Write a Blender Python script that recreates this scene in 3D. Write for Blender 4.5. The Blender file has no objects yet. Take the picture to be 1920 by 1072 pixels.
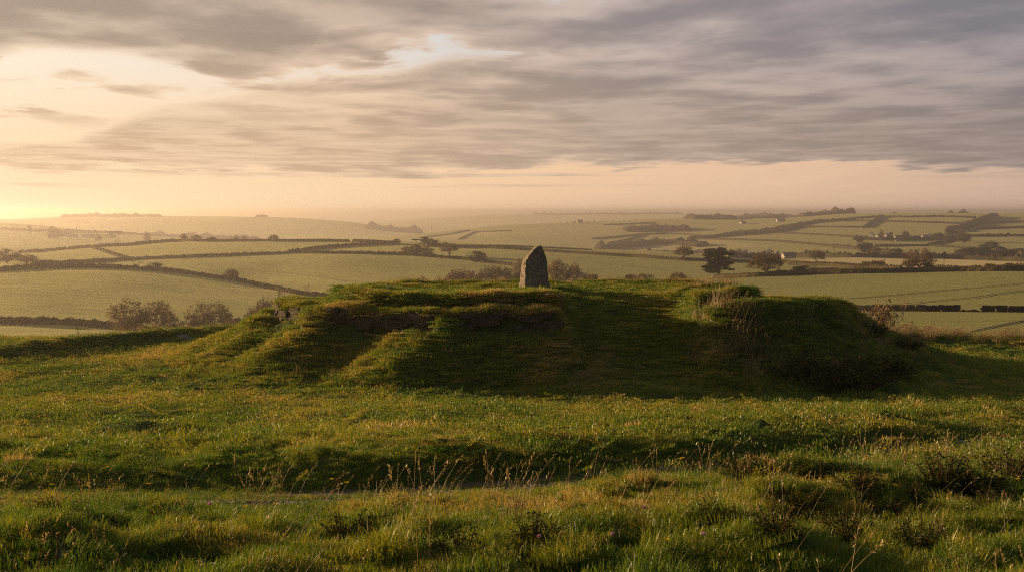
import bpy, bmesh, math, random
import numpy as np
from mathutils import Vector

R = math.radians
C = bpy.context.scene.collection
sc = bpy.context.scene
F = 1867.0
PITCH = math.atan((536 - 397) / F)
CP, SP = math.cos(PITCH), math.sin(PITCH)
SUN_AZ, SUN_EL = R(-61), R(9.0)
SUN = np.array([math.sin(SUN_AZ) * math.cos(SUN_EL), math.cos(SUN_AZ) * math.cos(SUN_EL), math.sin(SUN_EL)])

# ------------------------------------------------------------------ helpers
def perlin(x, y, seed=0):
    x = np.asarray(x, float); y = np.asarray(y, float)
    xi = np.floor(x).astype(np.int64); yi = np.floor(y).astype(np.int64)
    xf = x - xi; yf = y - yi
    def grad(ix, iy):
        h = (ix * 374761393 + iy * 668265263 + seed * 1442695041) & 0xFFFFFFFF
        h = ((h ^ (h >> 13)) * 1274126177) & 0xFFFFFFFF
        h = (h ^ (h >> 16)) & 0xFFFF
        a = h * (2 * np.pi / 65536.0)
        return np.cos(a), np.sin(a)
    u = xf * xf * xf * (xf * (xf * 6 - 15) + 10); v = yf * yf * yf * (yf * (yf * 6 - 15) + 10)
    g = grad(xi, yi); n00 = g[0] * xf + g[1] * yf
    g = grad(xi + 1, yi); n10 = g[0] * (xf - 1) + g[1] * yf
    g = grad(xi, yi + 1); n01 = g[0] * xf + g[1] * (yf - 1)
    g = grad(xi + 1, yi + 1); n11 = g[0] * (xf - 1) + g[1] * (yf - 1)
    return ((n00 * (1 - u) + n10 * u) * (1 - v) + (n01 * (1 - u) + n11 * u) * v) * 1.5

def fbm(x, y, oct=4, seed=0, gain=0.5):
    s = 0; a = 1.0
    for k in range(oct):
        s = s + a * perlin(x * 2 ** k + 17.3 * k, y * 2 ** k - 9.1 * k, seed + k); a *= gain
    return s

def ss(a, b, x):
    t = np.clip((np.asarray(x, float) - a) / (b - a), 0, 1)
    return t * t * (3 - 2 * t)

def ray(px, py):
    a = (px - 960) / F; b = (536 - py) / F
    dy = b * SP + CP
    return a / dy, (b * CP - SP) / dy

def pchip(xk, yk, x):
    xk = np.asarray(xk, float); yk = np.asarray(yk, float); x = np.asarray(x, float)
    h = np.diff(xk); d = np.diff(yk) / h
    m = np.zeros_like(yk)
    for i in range(1, len(xk) - 1):
        if d[i - 1] * d[i] > 0:
            w1 = 2 * h[i] + h[i - 1]; w2 = h[i] + 2 * h[i - 1]
            m[i] = (w1 + w2) / (w1 / d[i - 1] + w2 / d[i])
    m[0] = d[0]; m[-1] = d[-1]
    x = np.clip(x, xk[0], xk[-1])
    i = np.clip(np.searchsorted(xk, x) - 1, 0, len(xk) - 2)
    t = (x - xk[i]) / h[i]
    return ((2*t**3 - 3*t**2 + 1) * yk[i] + (t**3 - 2*t**2 + t) * h[i] * m[i]
            + (-2*t**3 + 3*t**2) * yk[i+1] + (t**3 - t**2) * h[i] * m[i+1])

def mesh_from(name, verts, faces, smooth=True):
    me = bpy.data.meshes.new(name)
    verts = np.asarray(verts, np.float32)
    if isinstance(faces, np.ndarray):
        n, k = faces.shape
        me.vertices.add(len(verts)); me.vertices.foreach_set('co', verts.ravel())
        me.loops.add(n * k); me.loops.foreach_set('vertex_index', faces.ravel().astype(np.int32))
        me.polygons.add(n); me.polygons.foreach_set('loop_start', np.arange(0, n * k, k, dtype=np.int32))
        me.update(calc_edges=True)
    else:
        me.from_pydata([tuple(v) for v in verts], [], faces)
        me.update()
    if smooth:
        me.polygons.foreach_set('use_smooth', np.ones(len(me.polygons), bool))
    me.validate()
    return me

def link(name, me, mat=None, parent=None, loc=None):
    o = bpy.data.objects.new(name, me); C.objects.link(o)
    if mat is not None and len(me.materials) == 0: me.materials.append(mat)
    if parent: o.parent = parent
    if loc is not None: o.location = loc
    return o

def tag(o, label=None, cat=None, group=None, kind=None):
    if label: o['label'] = label
    if cat: o['category'] = cat
    if group: o['group'] = group
    if kind: o['kind'] = kind
    return o

def empty(name, loc, rz=0.0, scale=None):
    o = bpy.data.objects.new(name, None); C.objects.link(o)
    o.empty_display_size = 0.3
    o.location = loc; o.rotation_euler = (0, 0, rz)
    if scale is not None: o.scale = scale
    return o

def fattr(me, name, vals):
    a = me.attributes.new(name, 'FLOAT', 'POINT'); a.data.foreach_set('value', np.asarray(vals, np.float32).ravel())

def vattr(me, name, vals):
    a = me.attributes.new(name, 'FLOAT_VECTOR', 'POINT'); a.data.foreach_set('vector', np.asarray(vals, np.float32).ravel())

class NT:
    def __init__(s, tree):
        s.t = tree; s.n = tree.nodes; s.l = tree.links
    def node(s, typ, **kw):
        n = s.n.new(typ)
        for k, v in kw.items(): setattr(n, k, v)
        return n
    def put(s, sock, v):
        if isinstance(v, bpy.types.NodeSocket): s.l.new(v, sock)
        elif v is not None: sock.default_value = v
    def m(s, op, a, b=None, c=None, clamp=False):
        n = s.node('ShaderNodeMath', operation=op, use_clamp=clamp)
        s.put(n.inputs[0], a); s.put(n.inputs[1], b)
        if c is not None: s.put(n.inputs[2], c)
        return n.outputs[0]
    def step(s, v, a, b, lo=0.0, hi=1.0, smooth=True):
        n = s.node('ShaderNodeMapRange', interpolation_type='SMOOTHSTEP' if smooth else 'LINEAR', clamp=True)
        s.put(n.inputs[0], v); s.put(n.inputs[1], a); s.put(n.inputs[2], b); s.put(n.inputs[3], lo); s.put(n.inputs[4], hi)
        return n.outputs[0]
    def noise(s, vec, scale=1.0, detail=4.0, rough=0.5, dist=0.0, dims='3D'):
        n = s.node('ShaderNodeTexNoise', noise_dimensions=dims)
        if vec is not None: s.l.new(vec, n.inputs['Vector'])
        n.inputs['Scale'].default_value = scale; n.inputs['Detail'].default_value = detail
        n.inputs['Roughness'].default_value = rough; n.inputs['Distortion'].default_value = dist
        return n.outputs['Fac']
    def vec(s, x, y, z=0.0):
        n = s.node('ShaderNodeCombineXYZ'); s.put(n.inputs[0], x); s.put(n.inputs[1], y); s.put(n.inputs[2], z)
        return n.outputs[0]
    def mix(s, f, a, b, blend='MIX'):
        n = s.node('ShaderNodeMix', data_type='RGBA', blend_type=blend)
        s.put(n.inputs[0], f)
        for i, v in ((6, a), (7, b)):
            if isinstance(v, (tuple, list)) and len(v) == 3: v = (*v, 1)
            s.put(n.inputs[i], v)
        return n.outputs[2]
    def ramp(s, f, stops, interp='LINEAR'):
        n = s.node('ShaderNodeValToRGB'); cr = n.color_ramp; cr.interpolation = interp
        while len(cr.elements) < len(stops): cr.elements.new(0.5)
        for e, (p, c) in zip(cr.elements, stops):
            e.position = p; e.color = (*c, 1) if not isinstance(c, (int, float)) else (c, c, c, 1)
        s.put(n.inputs[0], f)
        return n.outputs[0]

def new_mat(name):
    m = bpy.data.materials.new(name); m.use_nodes = True
    m.node_tree.nodes.clear()
    N = NT(m.node_tree)
    N.out = N.node('ShaderNodeOutputMaterial')
    return m, N

def principled(N, col, rough=0.8, bump=None, strength=0.5, dist=0.1, spec=0.3):
    p = N.node('ShaderNodeBsdfPrincipled')
    N.put(p.inputs['Base Color'], (*col, 1) if isinstance(col, tuple) else col)
    N.put(p.inputs['Roughness'], rough); p.inputs['Specular IOR Level'].default_value = spec
    if bump is not None:
        b = N.node('ShaderNodeBump'); b.inputs['Strength'].default_value = strength; b.inputs['Distance'].default_value = dist
        N.l.new(bump, b.inputs['Height']); N.l.new(b.outputs[0], p.inputs['Normal'])
    N.l.new(p.outputs[0], N.out.inputs[0])
    return p

def objcoord(N):
    return N.node('ShaderNodeTexCoord').outputs['Object']

def geopos(N):
    return N.node('ShaderNodeNewGeometry').outputs['Position']

# ------------------------------------------------------------------ near ground
MX, MY, MAX_, MAY = 1.85, 43.0, 16.3, 12.2
GD = [-12, 0, 3, 6, 9, 12, 15, 17, 22, 27, 31, 38, 45, 52, 56, 60, 64, 70, 78, 100]
GZ = [0.9, 1.65, 1.87, 2.22, 2.84, 3.36, 3.82, 4.10, 4.74, 5.32, 5.75, 6.0, 6.25, 6.5, 6.85, 8.0, 10.0, 13.4, 17.5, 20.5]

def rho_of(x, y):
    u = (x - MX) / MAX_; v = (y - MY) / MAY
    v = np.where(v > 0, v * 1.15, v)
    p = 2 + 0.45 * ss(1.5, 5.5, x) * (1 - 0.9 * ss(10, 15, x)) * ss(0.1, -0.2, v)
    return (np.abs(u) ** p + np.abs(v) ** p) ** (1 / p), np.arctan2(u, -v)          # angle 0 = towards the viewer, negative = left

def track_y(x):
    x = np.asarray(x, float)
    t = 13.3 + 0.56 * x
    return np.where(x < -2.5, 13.3 - 1.4 + 0.22 * (x + 2.5), t) + 0.25 * np.sin(x * 0.8)

def track_d(x, y):
    return (y - track_y(x)) * 0.87

def fore_mask(x, y):
    d = track_d(x, y)
    near = 1 - ss(-4.2, -1.0, d)
    far = ss(1.3, 2.2, d) * (1 - ss(4.0, 8.5, d)) * 0.6
    return np.maximum(near, far)

def tussock(x, y):
    w = perlin(x * 0.9, y * 0.9, 3) * 0.7
    n = perlin(x * 1.5 + w, y * 1.7 - w, 11)
    n2 = perlin(x * 3.6 + w, y * 3.9, 12)
    return ss(0.10, 0.60, n + 0.45 * n2)

def ground_z(x, y):
    x = np.asarray(x, float); y = np.asarray(y, float)
    # the hill edge bends nearer on the left
    ye = y + 2.5 * ss(-12, -24, x) + 1.0 * ss(14, 30, x)
    z = -pchip(GD, GZ, ye)
    z = z - 0.30 * ss(13, 24, x) * ss(24, 40, y)
    d = track_d(x, y)
    # bank beyond the track, slight cut of the track
    xr = (1 - ss(5.5, 11, x)) * (0.35 + 0.65 * ss(-7, -2.0, x))
    z = z + 0.25 * ss(0.75, 1.6, d) * (1 - ss(2.0, 8, d)) * xr
    z = z - 0.10 * ss(-1.5, -0.6, d) * (1 - ss(0.6, 1.5, d))
    # verge on the right foreground
    z = z + 0.08 * np.exp(-((x - 5.4) / 2.6) ** 2 - ((d + 2.3) / 1.2) ** 2)
    # bank along the hill edge on the left and right
    lb = y - (43.0 + (x + 21.6) * 1.9)
    z = z + 0.5 * np.exp(-(lb / 1.6) ** 2) * (1 - ss(-15.5, -12, x))
    rb = y - (51.0 - 0.25 * (x - 20))
    z = z + 0.42 * np.exp(-(rb / 1.4) ** 2) * ss(15, 18, x)
    near = 1 - ss(52, 60, y)
    z = z + 0.16 * fbm(x * 0.11, y * 0.11, 2, 5) * near * ss(6, 20, y)
    fm = fore_mask(x, y)
    rut = ss(0.35, 0.9, np.abs(d))
    z = z + ((0.09 + 0.04 * ss(-1.5, 1.5, x) * ss(13, 10, y)) * tussock(x, y) * fm + 0.22 * fm * perlin(x * 0.5 + 0.15 * y, y * 1.25, 20) + 0.13 * fm * perlin(x * 1.1, y * 2.2, 19) + 0.08 * fm * fbm(x * 2.1, y * 2.1, 3, 21)) * near * ss(1.5, 4, y)
    z = z + (0.030 + 0.028 * ss(-0.3, 0.5, perlin(x * 0.22, y * 0.22, 8))) * fbm(x * 1.0, y * 1.5, 3, 31, 0.6) * near * rut + 0.048 * ss(12, 16, y) * near * rut * (fbm(x * 1.9, y * 2.6, 2, 35) + 0.5 * perlin(x * 0.7, y * 1.4, 36))
    rr, ph_ = rho_of(x, y)
    z = z + (0.16 + 0.10 * perlin(ph_ * 5, rr * 2, 47)) * ss(1.22, 0.99, rr) * ss(0.84, 0.98, rr) * (1 - 0.6 * ss(14, 20, x))
    for hx, hy, hs, hv, ha in ((-1.25, 7.3, .55, .30, .20), (0.75, 7.7, .8, .30, .18), (3.4, 10.6, 2.2, .34, .26), (2.6, 8.4, .9, .50, .12), (-3.4, 8.6, .7, .35, .16), (0.2, 6.2, .7, .3, .12)):
        z = z + 1.3 * ha * np.exp(-((x - hx) / hs) ** 2 - ((y - hy + 0.25 * (perlin(x * 1.3, y * 0.3, 48))) / hv) ** 2)
    # hummock at the left
    z = z + 0.36 * np.exp(-((x + 7.6) / 0.95) ** 2 - ((y - 19.2) / 0.8) ** 2) + 0.22 * np.exp(-((x + 6.3) / 0.7) ** 2 - ((y - 19.4) / 0.6) ** 2)
    return z

def rim_wobble(phi, r):
    return 0.018 * perlin(phi * 3.1, r * 1.5, 51) + 0.010 * perlin(phi * 9, r * 3, 52)

def wall_here(x):
    # where the stone revetment shows along the lower rim (front left)
    w = ss(-10.6, -10.0, x) * (1 - ss(-8.0, -7.6, x))
    w = np.maximum(w, ss(-7.0, -6.5, x) * (1 - ss(-2.9, -2.4, x)) )
    w = np.maximum(w, ss(-2.0, -1.6, x) * (1 - ss(1.2, 1.9, x)))
    return w

def ramp_mask(x, y):
    e = 0.35 * perlin(y * 0.5, x * 0.1, 41)
    return ss(1.3 + e, 2.5 + e, x) * (1 - ss(6.2 + e, 6.9 + e, x)) * (1 - ss(41.0, 44.0, y))

def mound_h(x, y):
    x = np.asarray(x, float); y = np.asarray(y, float)
    r, phi = rho_of(x, y)
    wob = rim_wobble(phi, r)
    front = 1 - ss(-0.15, 0.35, (y - MY) / MAY)
    r = r + wob * 1.0
    wl = wall_here(x) * front
    h1 = 2.38 - 0.16 * ss(0.8, 1.4, np.abs(phi)) + 0.07 * perlin(phi * 2.2, 0.3, 53)
    # lower slope (a little concave), the wall step, the ledge
    t = np.clip((1.0 - r) / 0.275, 0, 1)
    slope_soft = h1 * np.power(t, 1.22) * (1 - 0.12 * np.sin(np.pi * t))
    slope_wall = (h1 - 0.56) * np.power(t, 1.16)
    step = 0.56 * ss(0.728, 0.722, r)
    low = slope_soft * (1 - wl) + (slope_wall + step) * wl
    u2 = np.abs(x - 1.35) / 8.5; v2 = (y - MY); v2 = np.where(v2 > 0, v2 / 6.6, -v2 / 7.5)
    r2 = (u2 ** 3 + v2 ** 3) ** (1 / 3) + wob * 1.6 + 0.012 * perlin(x * 1.3, y * 1.3, 58)
    ledge = 0.12 * np.exp(-((r - 0.702) / 0.016) ** 2) + 0.03 * ss(0.71, 0.56, r) + 0.12 * (1 - front) * ss(0.71, 0.56, r)
    bank = (0.60 + 0.08 * perlin(phi * 2.5, 2.0, 54)) * ss(1.032, 0.988, r2)
    bowl = -0.10 * ss(0.85, 0.5, r2)
    h = np.where(r < 1, low + ledge + bank + bowl, 0)
    # furrows running down the front-left face
    sl = ss(1.02, 0.9, r) * ss(0.70, 0.76, r)
    def furrow(phc, wid, dep):
        return dep * np.exp(-((phi - phc - 0.25 * (r - 0.75)) / wid) ** 2)
    h = h + sl * (furrow(-0.42, 0.09, 0.32) + furrow(-0.62, 0.08, -0.20) + furrow(-0.86, 0.07, 0.18) + furrow(-1.0, 0.06, -0.22)
                  + furrow(0.62, 0.10, 0.2))
    h = h + ss(0.66, 0.74, r) * ss(1.0, 0.9, r) * 0.16 * perlin(phi * 6, r * 2.0, 55)
    # notch between the two stretches of wall
    h = h - 0.18 * np.exp(-((x + 2.2) / 0.5) ** 2) * ss(0.60, 0.70, r) * ss(0.86, 0.74, r) * front
    h = h - 0.25 * np.exp(-((x + 7.2) / 0.45) ** 2) * ss(0.60, 0.70, r) * ss(0.86, 0.74, r) * front
    # the trodden ramp
    rm = ramp_mask(x, y)
    hr = -0.16 * np.exp(-((x - 4.2) / 1.7) ** 2) * ss(31.5, 34, y) * ss(41, 38, y) + 2.86 * (0.75 * ss(30.6, 42.4, y) + 0.25 * np.clip((y - 30.8) / 10.8, 0, 1))
    h = h * (1 - rm) + np.minimum(hr, 2.84) * rm
    # knoll at the right end of the upper bank, pad of the right lower tier
    h = h + 0.22 * np.exp(-((x - 8.2) / 1.3) ** 2 - ((y - 40.0) / 1.3) ** 2)
    h = h + (0.30 * np.exp(-((x - 8.6) / 1.7) ** 2 - ((y - 35.4) / 1.0) ** 2) + 0.15 * np.exp(-((x - 11.0) / 2.0) ** 2 - ((y - 37.5) / 1.6) ** 2)) * (1 - rm)
    # low lip at the back of the platform
    v = (y - MY)
    h = h - 0.12 * ss(2.0, 6.0, v) + 0.10 * np.exp(-((v - 4.4) / 0.45) ** 2) * ss(0.62, 0.5, np.abs(x - MX) / MAX_)
    inside = ss(1.0, 0.95, r)
    n = 0.04 * fbm(x * 2.3, y * 2.3, 2, 60) + 0.055 * fbm(x * 1.1, y * 1.1, 4, 61, 0.6) + 0.10 * sl * fbm(x * 0.9, y * 1.3, 3, 66) + sl * (0.10 * np.abs(fbm(x * 1.9, y * 2.2, 2, 67)) + 0.05 * fbm(x * 3.6, y * 3.6, 2, 68))
    h = h + n * inside * (1 - 0.5 * rm)
    return h - 0.35 * ss(0.985, 1.10, r)

def surf_z(x, y):
    return ground_z(x, y) + np.maximum(mound_h(x, y), 0)

def near_hit(px, py, d0=3.0, d1=60.0, n=1200):
    sx, sz = ray(px, py)
    D = d0 * (d1 / d0) ** np.linspace(0, 1, n)
    below = sz * D <= surf_z(sx * D, D)
    i = int(np.argmax(below)) if below.any() else n - 1
    d = D[i]
    return float(sx * d), float(d), float(surf_z(sx * d, d))

# ------------------------------------------------------------------ valley and hills
KD = np.array([70, 110, 160, 200, 250, 300, 350, 400, 450, 520, 600, 700, 800, 900, 1000, 1200, 1400, 1800, 2300, 2600, 3000, 4000, 6500, 9500, 17000], float)
COL = {
 -600: [770,725,685,660,640,600,560,528,508,500,495,488,480,478,478,468,456,440,420,430,436,412,424,410,396],
 0: [760,720,685,660,635,592,552,523,505,497,491,484,475,478,480,470,458,441,419,430,436,411,424,410,396],
 180: [760,720,685,660,635,600,562,532,512,499,494,487,475,464,468,466,458,448,433,440,440,405,424,410,396],
 340: [760,720,685,660,640,607,573,550,532,511,500,487,472,457,453,470,466,460,446,447,443,405.5,424,410,396],
 520: [760,720,690,662,640,618,592,570,553,538,517,488,473,460,451,470,470,464,456,452,445,409,424,410,396],
 640: [760,720,690,662,640,620,600,580,566,545,512,482,470,460,452,472,470,463,452,448,444,416,424,410,396],
 800: [760,720,690,662,640,620,600,582,564,540,514,489,475,463,454,474,472,460,445,438,440,438,412,412,396],
 960: [760,720,690,660,635,614,598,578,560,534,514,494,477,466,459,478,474,455,431,421.5,430,434,404,411,396],
 1120: [760,720,690,660,630,606,590,568,548,530,513,494,479,471,467,486,480,458,428,415,420,424,402.5,411,396],
 1280: [750,710,675,645,615,592,572,553,538,523,506,492,482,475,473,494,482,455,425,410,416,420,402,411,396],
 1440: [740,700,645,610,580,562,546,531,517,509,502,495,490,487,486,484,472,444,420,410,412,408,404,406,395],
 1600: [720,680,615,586,564,548,534,522,511.5,506,500,496,493,488,482,474,463,438,410,401,412,413,406,406,395],
 1760: [715,675,610,580,561,543,527,516,507,504,501,498,494,489,484,474,462,435,407,399.5,412,413,405,406,395],
 1920: [710,665,605,579,561,540,522,512,505,503,500,496,493,490,485,474,459,432,410,401.5,398,409,402,406,395],
 2500: [710,665,605,579,561,540,520,510,503,501,498,495,492,490,485,474,459,432,410,399,396,407,402,406,395],
}
QK = np.array(sorted(COL))
_LD = np.linspace(math.log(KD[0]), math.log(KD[-1]), 520)
_Q = np.linspace(QK[0], QK[-1], 520)
_T0 = np.array([pchip(np.log(KD), COL[q], _LD) for q in QK])              # py per column
_T = np.stack([pchip(QK, _T0[:, j], _Q) for j in range(len(_LD))], 1)     # (q, ld)
for _ in range(3):                                                        # soften across the columns
    _T[1:-1] = (_T[:-2] + 2 * _T[1:-1] + _T[2:]) / 4

def valley_z(x, y):
    x = np.asarray(x, float); y = np.asarray(y, float)
    D = np.clip(y, KD[0], KD[-1])
    q = np.clip(960 + F * x / np.maximum(y, 1), _Q[0], _Q[-1] - 1e-3)
    i = (q - _Q[0]) / (_Q[1] - _Q[0]); j = (np.log(D) - _LD[0]) / (_LD[1] - _LD[0])
    i0 = np.clip(np.floor(i).astype(int), 0, len(_Q) - 2); j0 = np.clip(np.floor(j).astype(int), 0, len(_LD) - 2)
    fi = i - i0; fj = j - j0
    py = (_T[i0, j0] * (1 - fi) + _T[i0 + 1, j0] * fi) * (1 - fj) + (_T[i0, j0 + 1] * (1 - fi) + _T[i0 + 1, j0 + 1] * fi) * fj
    b = (536 - py) / F
    z = (b * CP - SP) / (b * SP + CP) * D
    z = z + 0.0017 * D * fbm(x / (0.20 * D) , np.log(D) * 6, 3, 77, 0.45) * ss(1500, 3600, D) * (1 - 0.8 * ss(7500, 11000, D)) * (1 - 0.75 * ss(0.20, 0.30, x / D)) + 0.35 * perlin(x / 37, y / 41, 78) * ss(120, 300, y)
    return z

def far_hit(px, py, d0=90.0, d1=16800.0, n=2600):
    sx, sz = ray(px, py)
    D = d0 * (d1 / d0) ** np.linspace(0, 1, n)
    below = sz * D <= valley_z(sx * D, D)
    i = int(np.argmax(below)) if below.any() else n - 1
    d = D[i]
    return float(sx * d), float(d), float(valley_z(sx * d, d))

# ------------------------------------------------------------------ materials
def mat_grass(name, cols, transl=0.45, hue_rand=0.25):
    m, N = new_mat(name)
    at = N.node('ShaderNodeAttribute', attribute_type='INSTANCER', attribute_name='tint')
    ah = N.node('ShaderNodeAttribute', attribute_type='GEOMETRY', attribute_name='blade')   # random per blade
    f = N.m('ADD', at.outputs['Fac'], N.m('MULTIPLY', N.m('SUBTRACT', ah.outputs['Fac'], 0.5), hue_rand), clamp=True)
    col = N.ramp(f, cols)
    d = N.node('ShaderNodeBsdfDiffuse'); N.l.new(col, d.inputs[0])
    tcol = N.mix(1.0, col, (1.05, 1.0, 0.55), 'MULTIPLY')
    t = N.node('ShaderNodeBsdfTranslucent'); N.l.new(tcol, t.inputs[0])
    mx = N.node('ShaderNodeMixShader'); mx.inputs[0].default_value = transl
    N.l.new(d.outputs[0], mx.inputs[1]); N.l.new(t.outputs[0], mx.inputs[2])
    g = N.node('ShaderNodeBsdfGlossy'); g.inputs['Roughness'].default_value = 0.45
    g.inputs[0].default_value = (0.8, 0.8, 0.7, 1)
    mx2 = N.node('ShaderNodeMixShader'); mx2.inputs[0].default_value = 0.05
    N.l.new(mx.outputs[0], mx2.inputs[1]); N.l.new(g.outputs[0], mx2.inputs[2])
    N.l.new(mx2.outputs[0], N.out.inputs[0])
    return m

GRASS_COLS = [(0.0, (0.060, 0.130, 0.008)), (0.35, (0.150, 0.215, 0.012)), (0.62, (0.285, 0.275, 0.022)), (0.85, (0.42, 0.30, 0.07)), (1.0, (0.56, 0.40, 0.16))]
M_GRASS = mat_grass('grass_blade', GRASS_COLS)
M_STRAW = mat_grass('dry_stem', [(0.0, (0.22, 0.15, 0.06)), (0.5, (0.36, 0.25, 0.11)), (1.0, (0.5, 0.36, 0.18))], 0.35)

def mat_ground():
    m, N = new_mat('turf_ground')
    pos = geopos(N)
    bare = N.node('ShaderNodeAttribute', attribute_name='bare').outputs['Fac']
    n1 = N.noise(pos, 0.35, 4); n2 = N.noise(pos, 6.0, 4, 0.6); n3 = N.noise(pos, 40, 3, 0.6)
    green = N.ramp(n2, [(0.3, (0.026, 0.044, 0.006)), (0.5, (0.052, 0.078, 0.010)), (0.72, (0.095, 0.105, 0.022))])
    green = N.mix(N.step(n1, 0.45, 0.7, 0, 0.5), green, (0.070, 0.072, 0.020))
    soil = N.ramp(n3, [(0.3, (0.055, 0.038, 0.026)), (0.7, (0.17, 0.125, 0.09))])
    bf = N.step(N.m('ADD', bare, N.m('MULTIPLY', N.m('SUBTRACT', n2, 0.5), 0.9)), 0.42, 0.62)
    col = N.mix(bf, green, soil)
    h = N.m('ADD', N.m('MULTIPLY', n2, 1.0), N.m('MULTIPLY', n3, 0.5))
    principled(N, col, 0.95, h, 0.7, 0.08, 0.1)
    return m

def mat_gravel():
    m, N = new_mat('gravel')
    pos = geopos(N)
    v = N.node('ShaderNodeTexVoronoi'); N.l.new(pos, v.inputs['Vector']); v.inputs['Scale'].default_value = 16
    n = N.noise(pos, 3, 4)
    col = N.mix(N.step(n, 0.4, 0.65), N.ramp(v.outputs['Distance'], [(0.0, (0.42, 0.35, 0.32)), (0.55, (0.12, 0.094, 0.088))]), (0.10, 0.078, 0.066))
    principled(N, col, 0.9, N.m('MULTIPLY', v.outputs['Distance'], -1.0), 1.0, 0.05)
    return m

def mat_fields():
    m, N = new_mat('field_pasture')
    pos = geopos(N)
    stub = N.node('ShaderNodeAttribute', attribute_name='stubble').outputs['Fac']
    wood = N.node('ShaderNodeAttribute', attribute_name='scrub').outputs['Fac']
    tone = N.node('ShaderNodeAttribute', attribute_name='tone').outputs['Fac']
    n1 = N.noise(pos, 0.012, 4); n2 = N.noise(pos, 0.09, 5, 0.65)
    sx = N.node('ShaderNodeMapping'); N.l.new(pos, sx.inputs[0]); sx.inputs['Scale'].default_value = (0.16, 1.0, 1.0); sx.inputs['Rotation'].default_value = (0, 0, R(9))
    n3 = N.noise(sx.outputs[0], 0.30, 5, 0.72)
    n4 = N.noise(pos, 1.6, 3, 0.7)
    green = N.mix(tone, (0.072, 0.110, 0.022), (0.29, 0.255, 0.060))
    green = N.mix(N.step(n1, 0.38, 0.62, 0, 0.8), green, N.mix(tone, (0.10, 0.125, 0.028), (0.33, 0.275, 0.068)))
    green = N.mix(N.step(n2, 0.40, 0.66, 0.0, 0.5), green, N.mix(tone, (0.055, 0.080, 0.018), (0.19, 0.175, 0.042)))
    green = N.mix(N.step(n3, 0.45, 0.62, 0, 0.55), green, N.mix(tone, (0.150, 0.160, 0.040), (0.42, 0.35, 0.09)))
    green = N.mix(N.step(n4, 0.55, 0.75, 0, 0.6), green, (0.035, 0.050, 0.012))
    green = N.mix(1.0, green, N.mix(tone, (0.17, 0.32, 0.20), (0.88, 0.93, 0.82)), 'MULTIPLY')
    streak = N.m('ADD', N.m('MULTIPLY', N.step(n3, 0.36, 0.64, -0.5, 0.5, False), 0.55), N.m('MULTIPLY', N.step(n4, 0.3, 0.7, -0.5, 0.5, False), 0.55))
    tex = N.m('ADD', 1.0, streak)
    green = N.mix(1.0, green, N.vec(tex, tex, tex), 'MULTIPLY')
    col = N.mix(stub, green, N.mix(n2, (0.27, 0.19, 0.10), (0.36, 0.27, 0.16)))
    col = N.mix(wood, col, N.mix(n2, (0.030, 0.024, 0.014), (0.060, 0.050, 0.026)))
    h = N.m('ADD', N.m('MULTIPLY', n3, 0.55), N.m('MULTIPLY', n4, 0.35))
    p = principled(N, col, 0.9, h, 1.0, 0.85, 0.1)
    p.inputs['Sheen Weight'].default_value = 0.25; p.inputs['Sheen Roughness'].default_value = 0.5
    p.inputs['Sheen Tint'].default_value = (0.75, 0.7, 0.3, 1)
    return m

def mat_leafy(name, a, b, scale=3.0, transl=0.25):
    m, N = new_mat(name)
    pos = geopos(N)
    n = N.noise(pos, scale, 3)
    oi = N.node('ShaderNodeObjectInfo')
    col = N.mix(n, a, b)
    col = N.mix(N.m('MULTIPLY', oi.outputs['Random'], 0.35), col, tuple(c * 1.5 for c in b))
    d = N.node('ShaderNodeBsdfDiffuse'); N.l.new(col, d.inputs[0])
    t = N.node('ShaderNodeBsdfTranslucent'); N.l.new(col, t.inputs[0])
    mx = N.node('ShaderNodeMixShader'); mx.inputs[0].default_value = transl
    N.l.new(d.outputs[0], mx.inputs[1]); N.l.new(t.outputs[0], mx.inputs[2]); N.l.new(mx.outputs[0], N.out.inputs[0])
    return m

def mat_plain(name, col, rough=0.85, col2=None, scale=4.0, bump=0.4, bdist=0.05):
    m, N = new_mat(name)
    n = N.noise(geopos(N), scale, 5, 0.6)
    c = N.mix(n, tuple(x * 0.65 for x in col), col2 or tuple(x * 1.3 for x in col))
    principled(N, c, rough, n, bump, bdist)
    return m

def mat_stone(name, base, moss=0.5, tangent=False, scale=1.0):
    m, N = new_mat(name)
    tc = objcoord(N)
    n1 = N.noise(tc, 2.2 * scale, 6, 0.62); n2 = N.noise(tc, 9 * scale, 5, 0.65); n3 = N.noise(tc, 34 * scale, 4, 0.7)
    v = N.node('ShaderNodeTexVoronoi'); N.l.new(tc, v.inputs['Vector']); v.inputs['Scale'].default_value = 7.5 * scale
    dark = tuple(c * 0.45 for c in base)
    col = N.mix(N.step(n2, 0.35, 0.68), dark, base)
    col = N.mix(N.step(n1, 0.5, 0.72, 0, moss), col, (0.055, 0.058, 0.022))
    lich = N.m('MULTIPLY', N.step(v.outputs['Distance'], 0.26, 0.16), N.step(n3, 0.45, 0.6))
    col = N.mix(N.m('MULTIPLY', lich, 0.75), col, (0.33, 0.33, 0.27))
    h = N.m('ADD', N.m('MULTIPLY', n2, 1.0), N.m('ADD', N.m('MULTIPLY', n3, 0.5), N.m('MULTIPLY', n1, 1.0)))
    principled(N, col, 0.92, h, 0.9, 0.06, 0.15)
    return m

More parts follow.
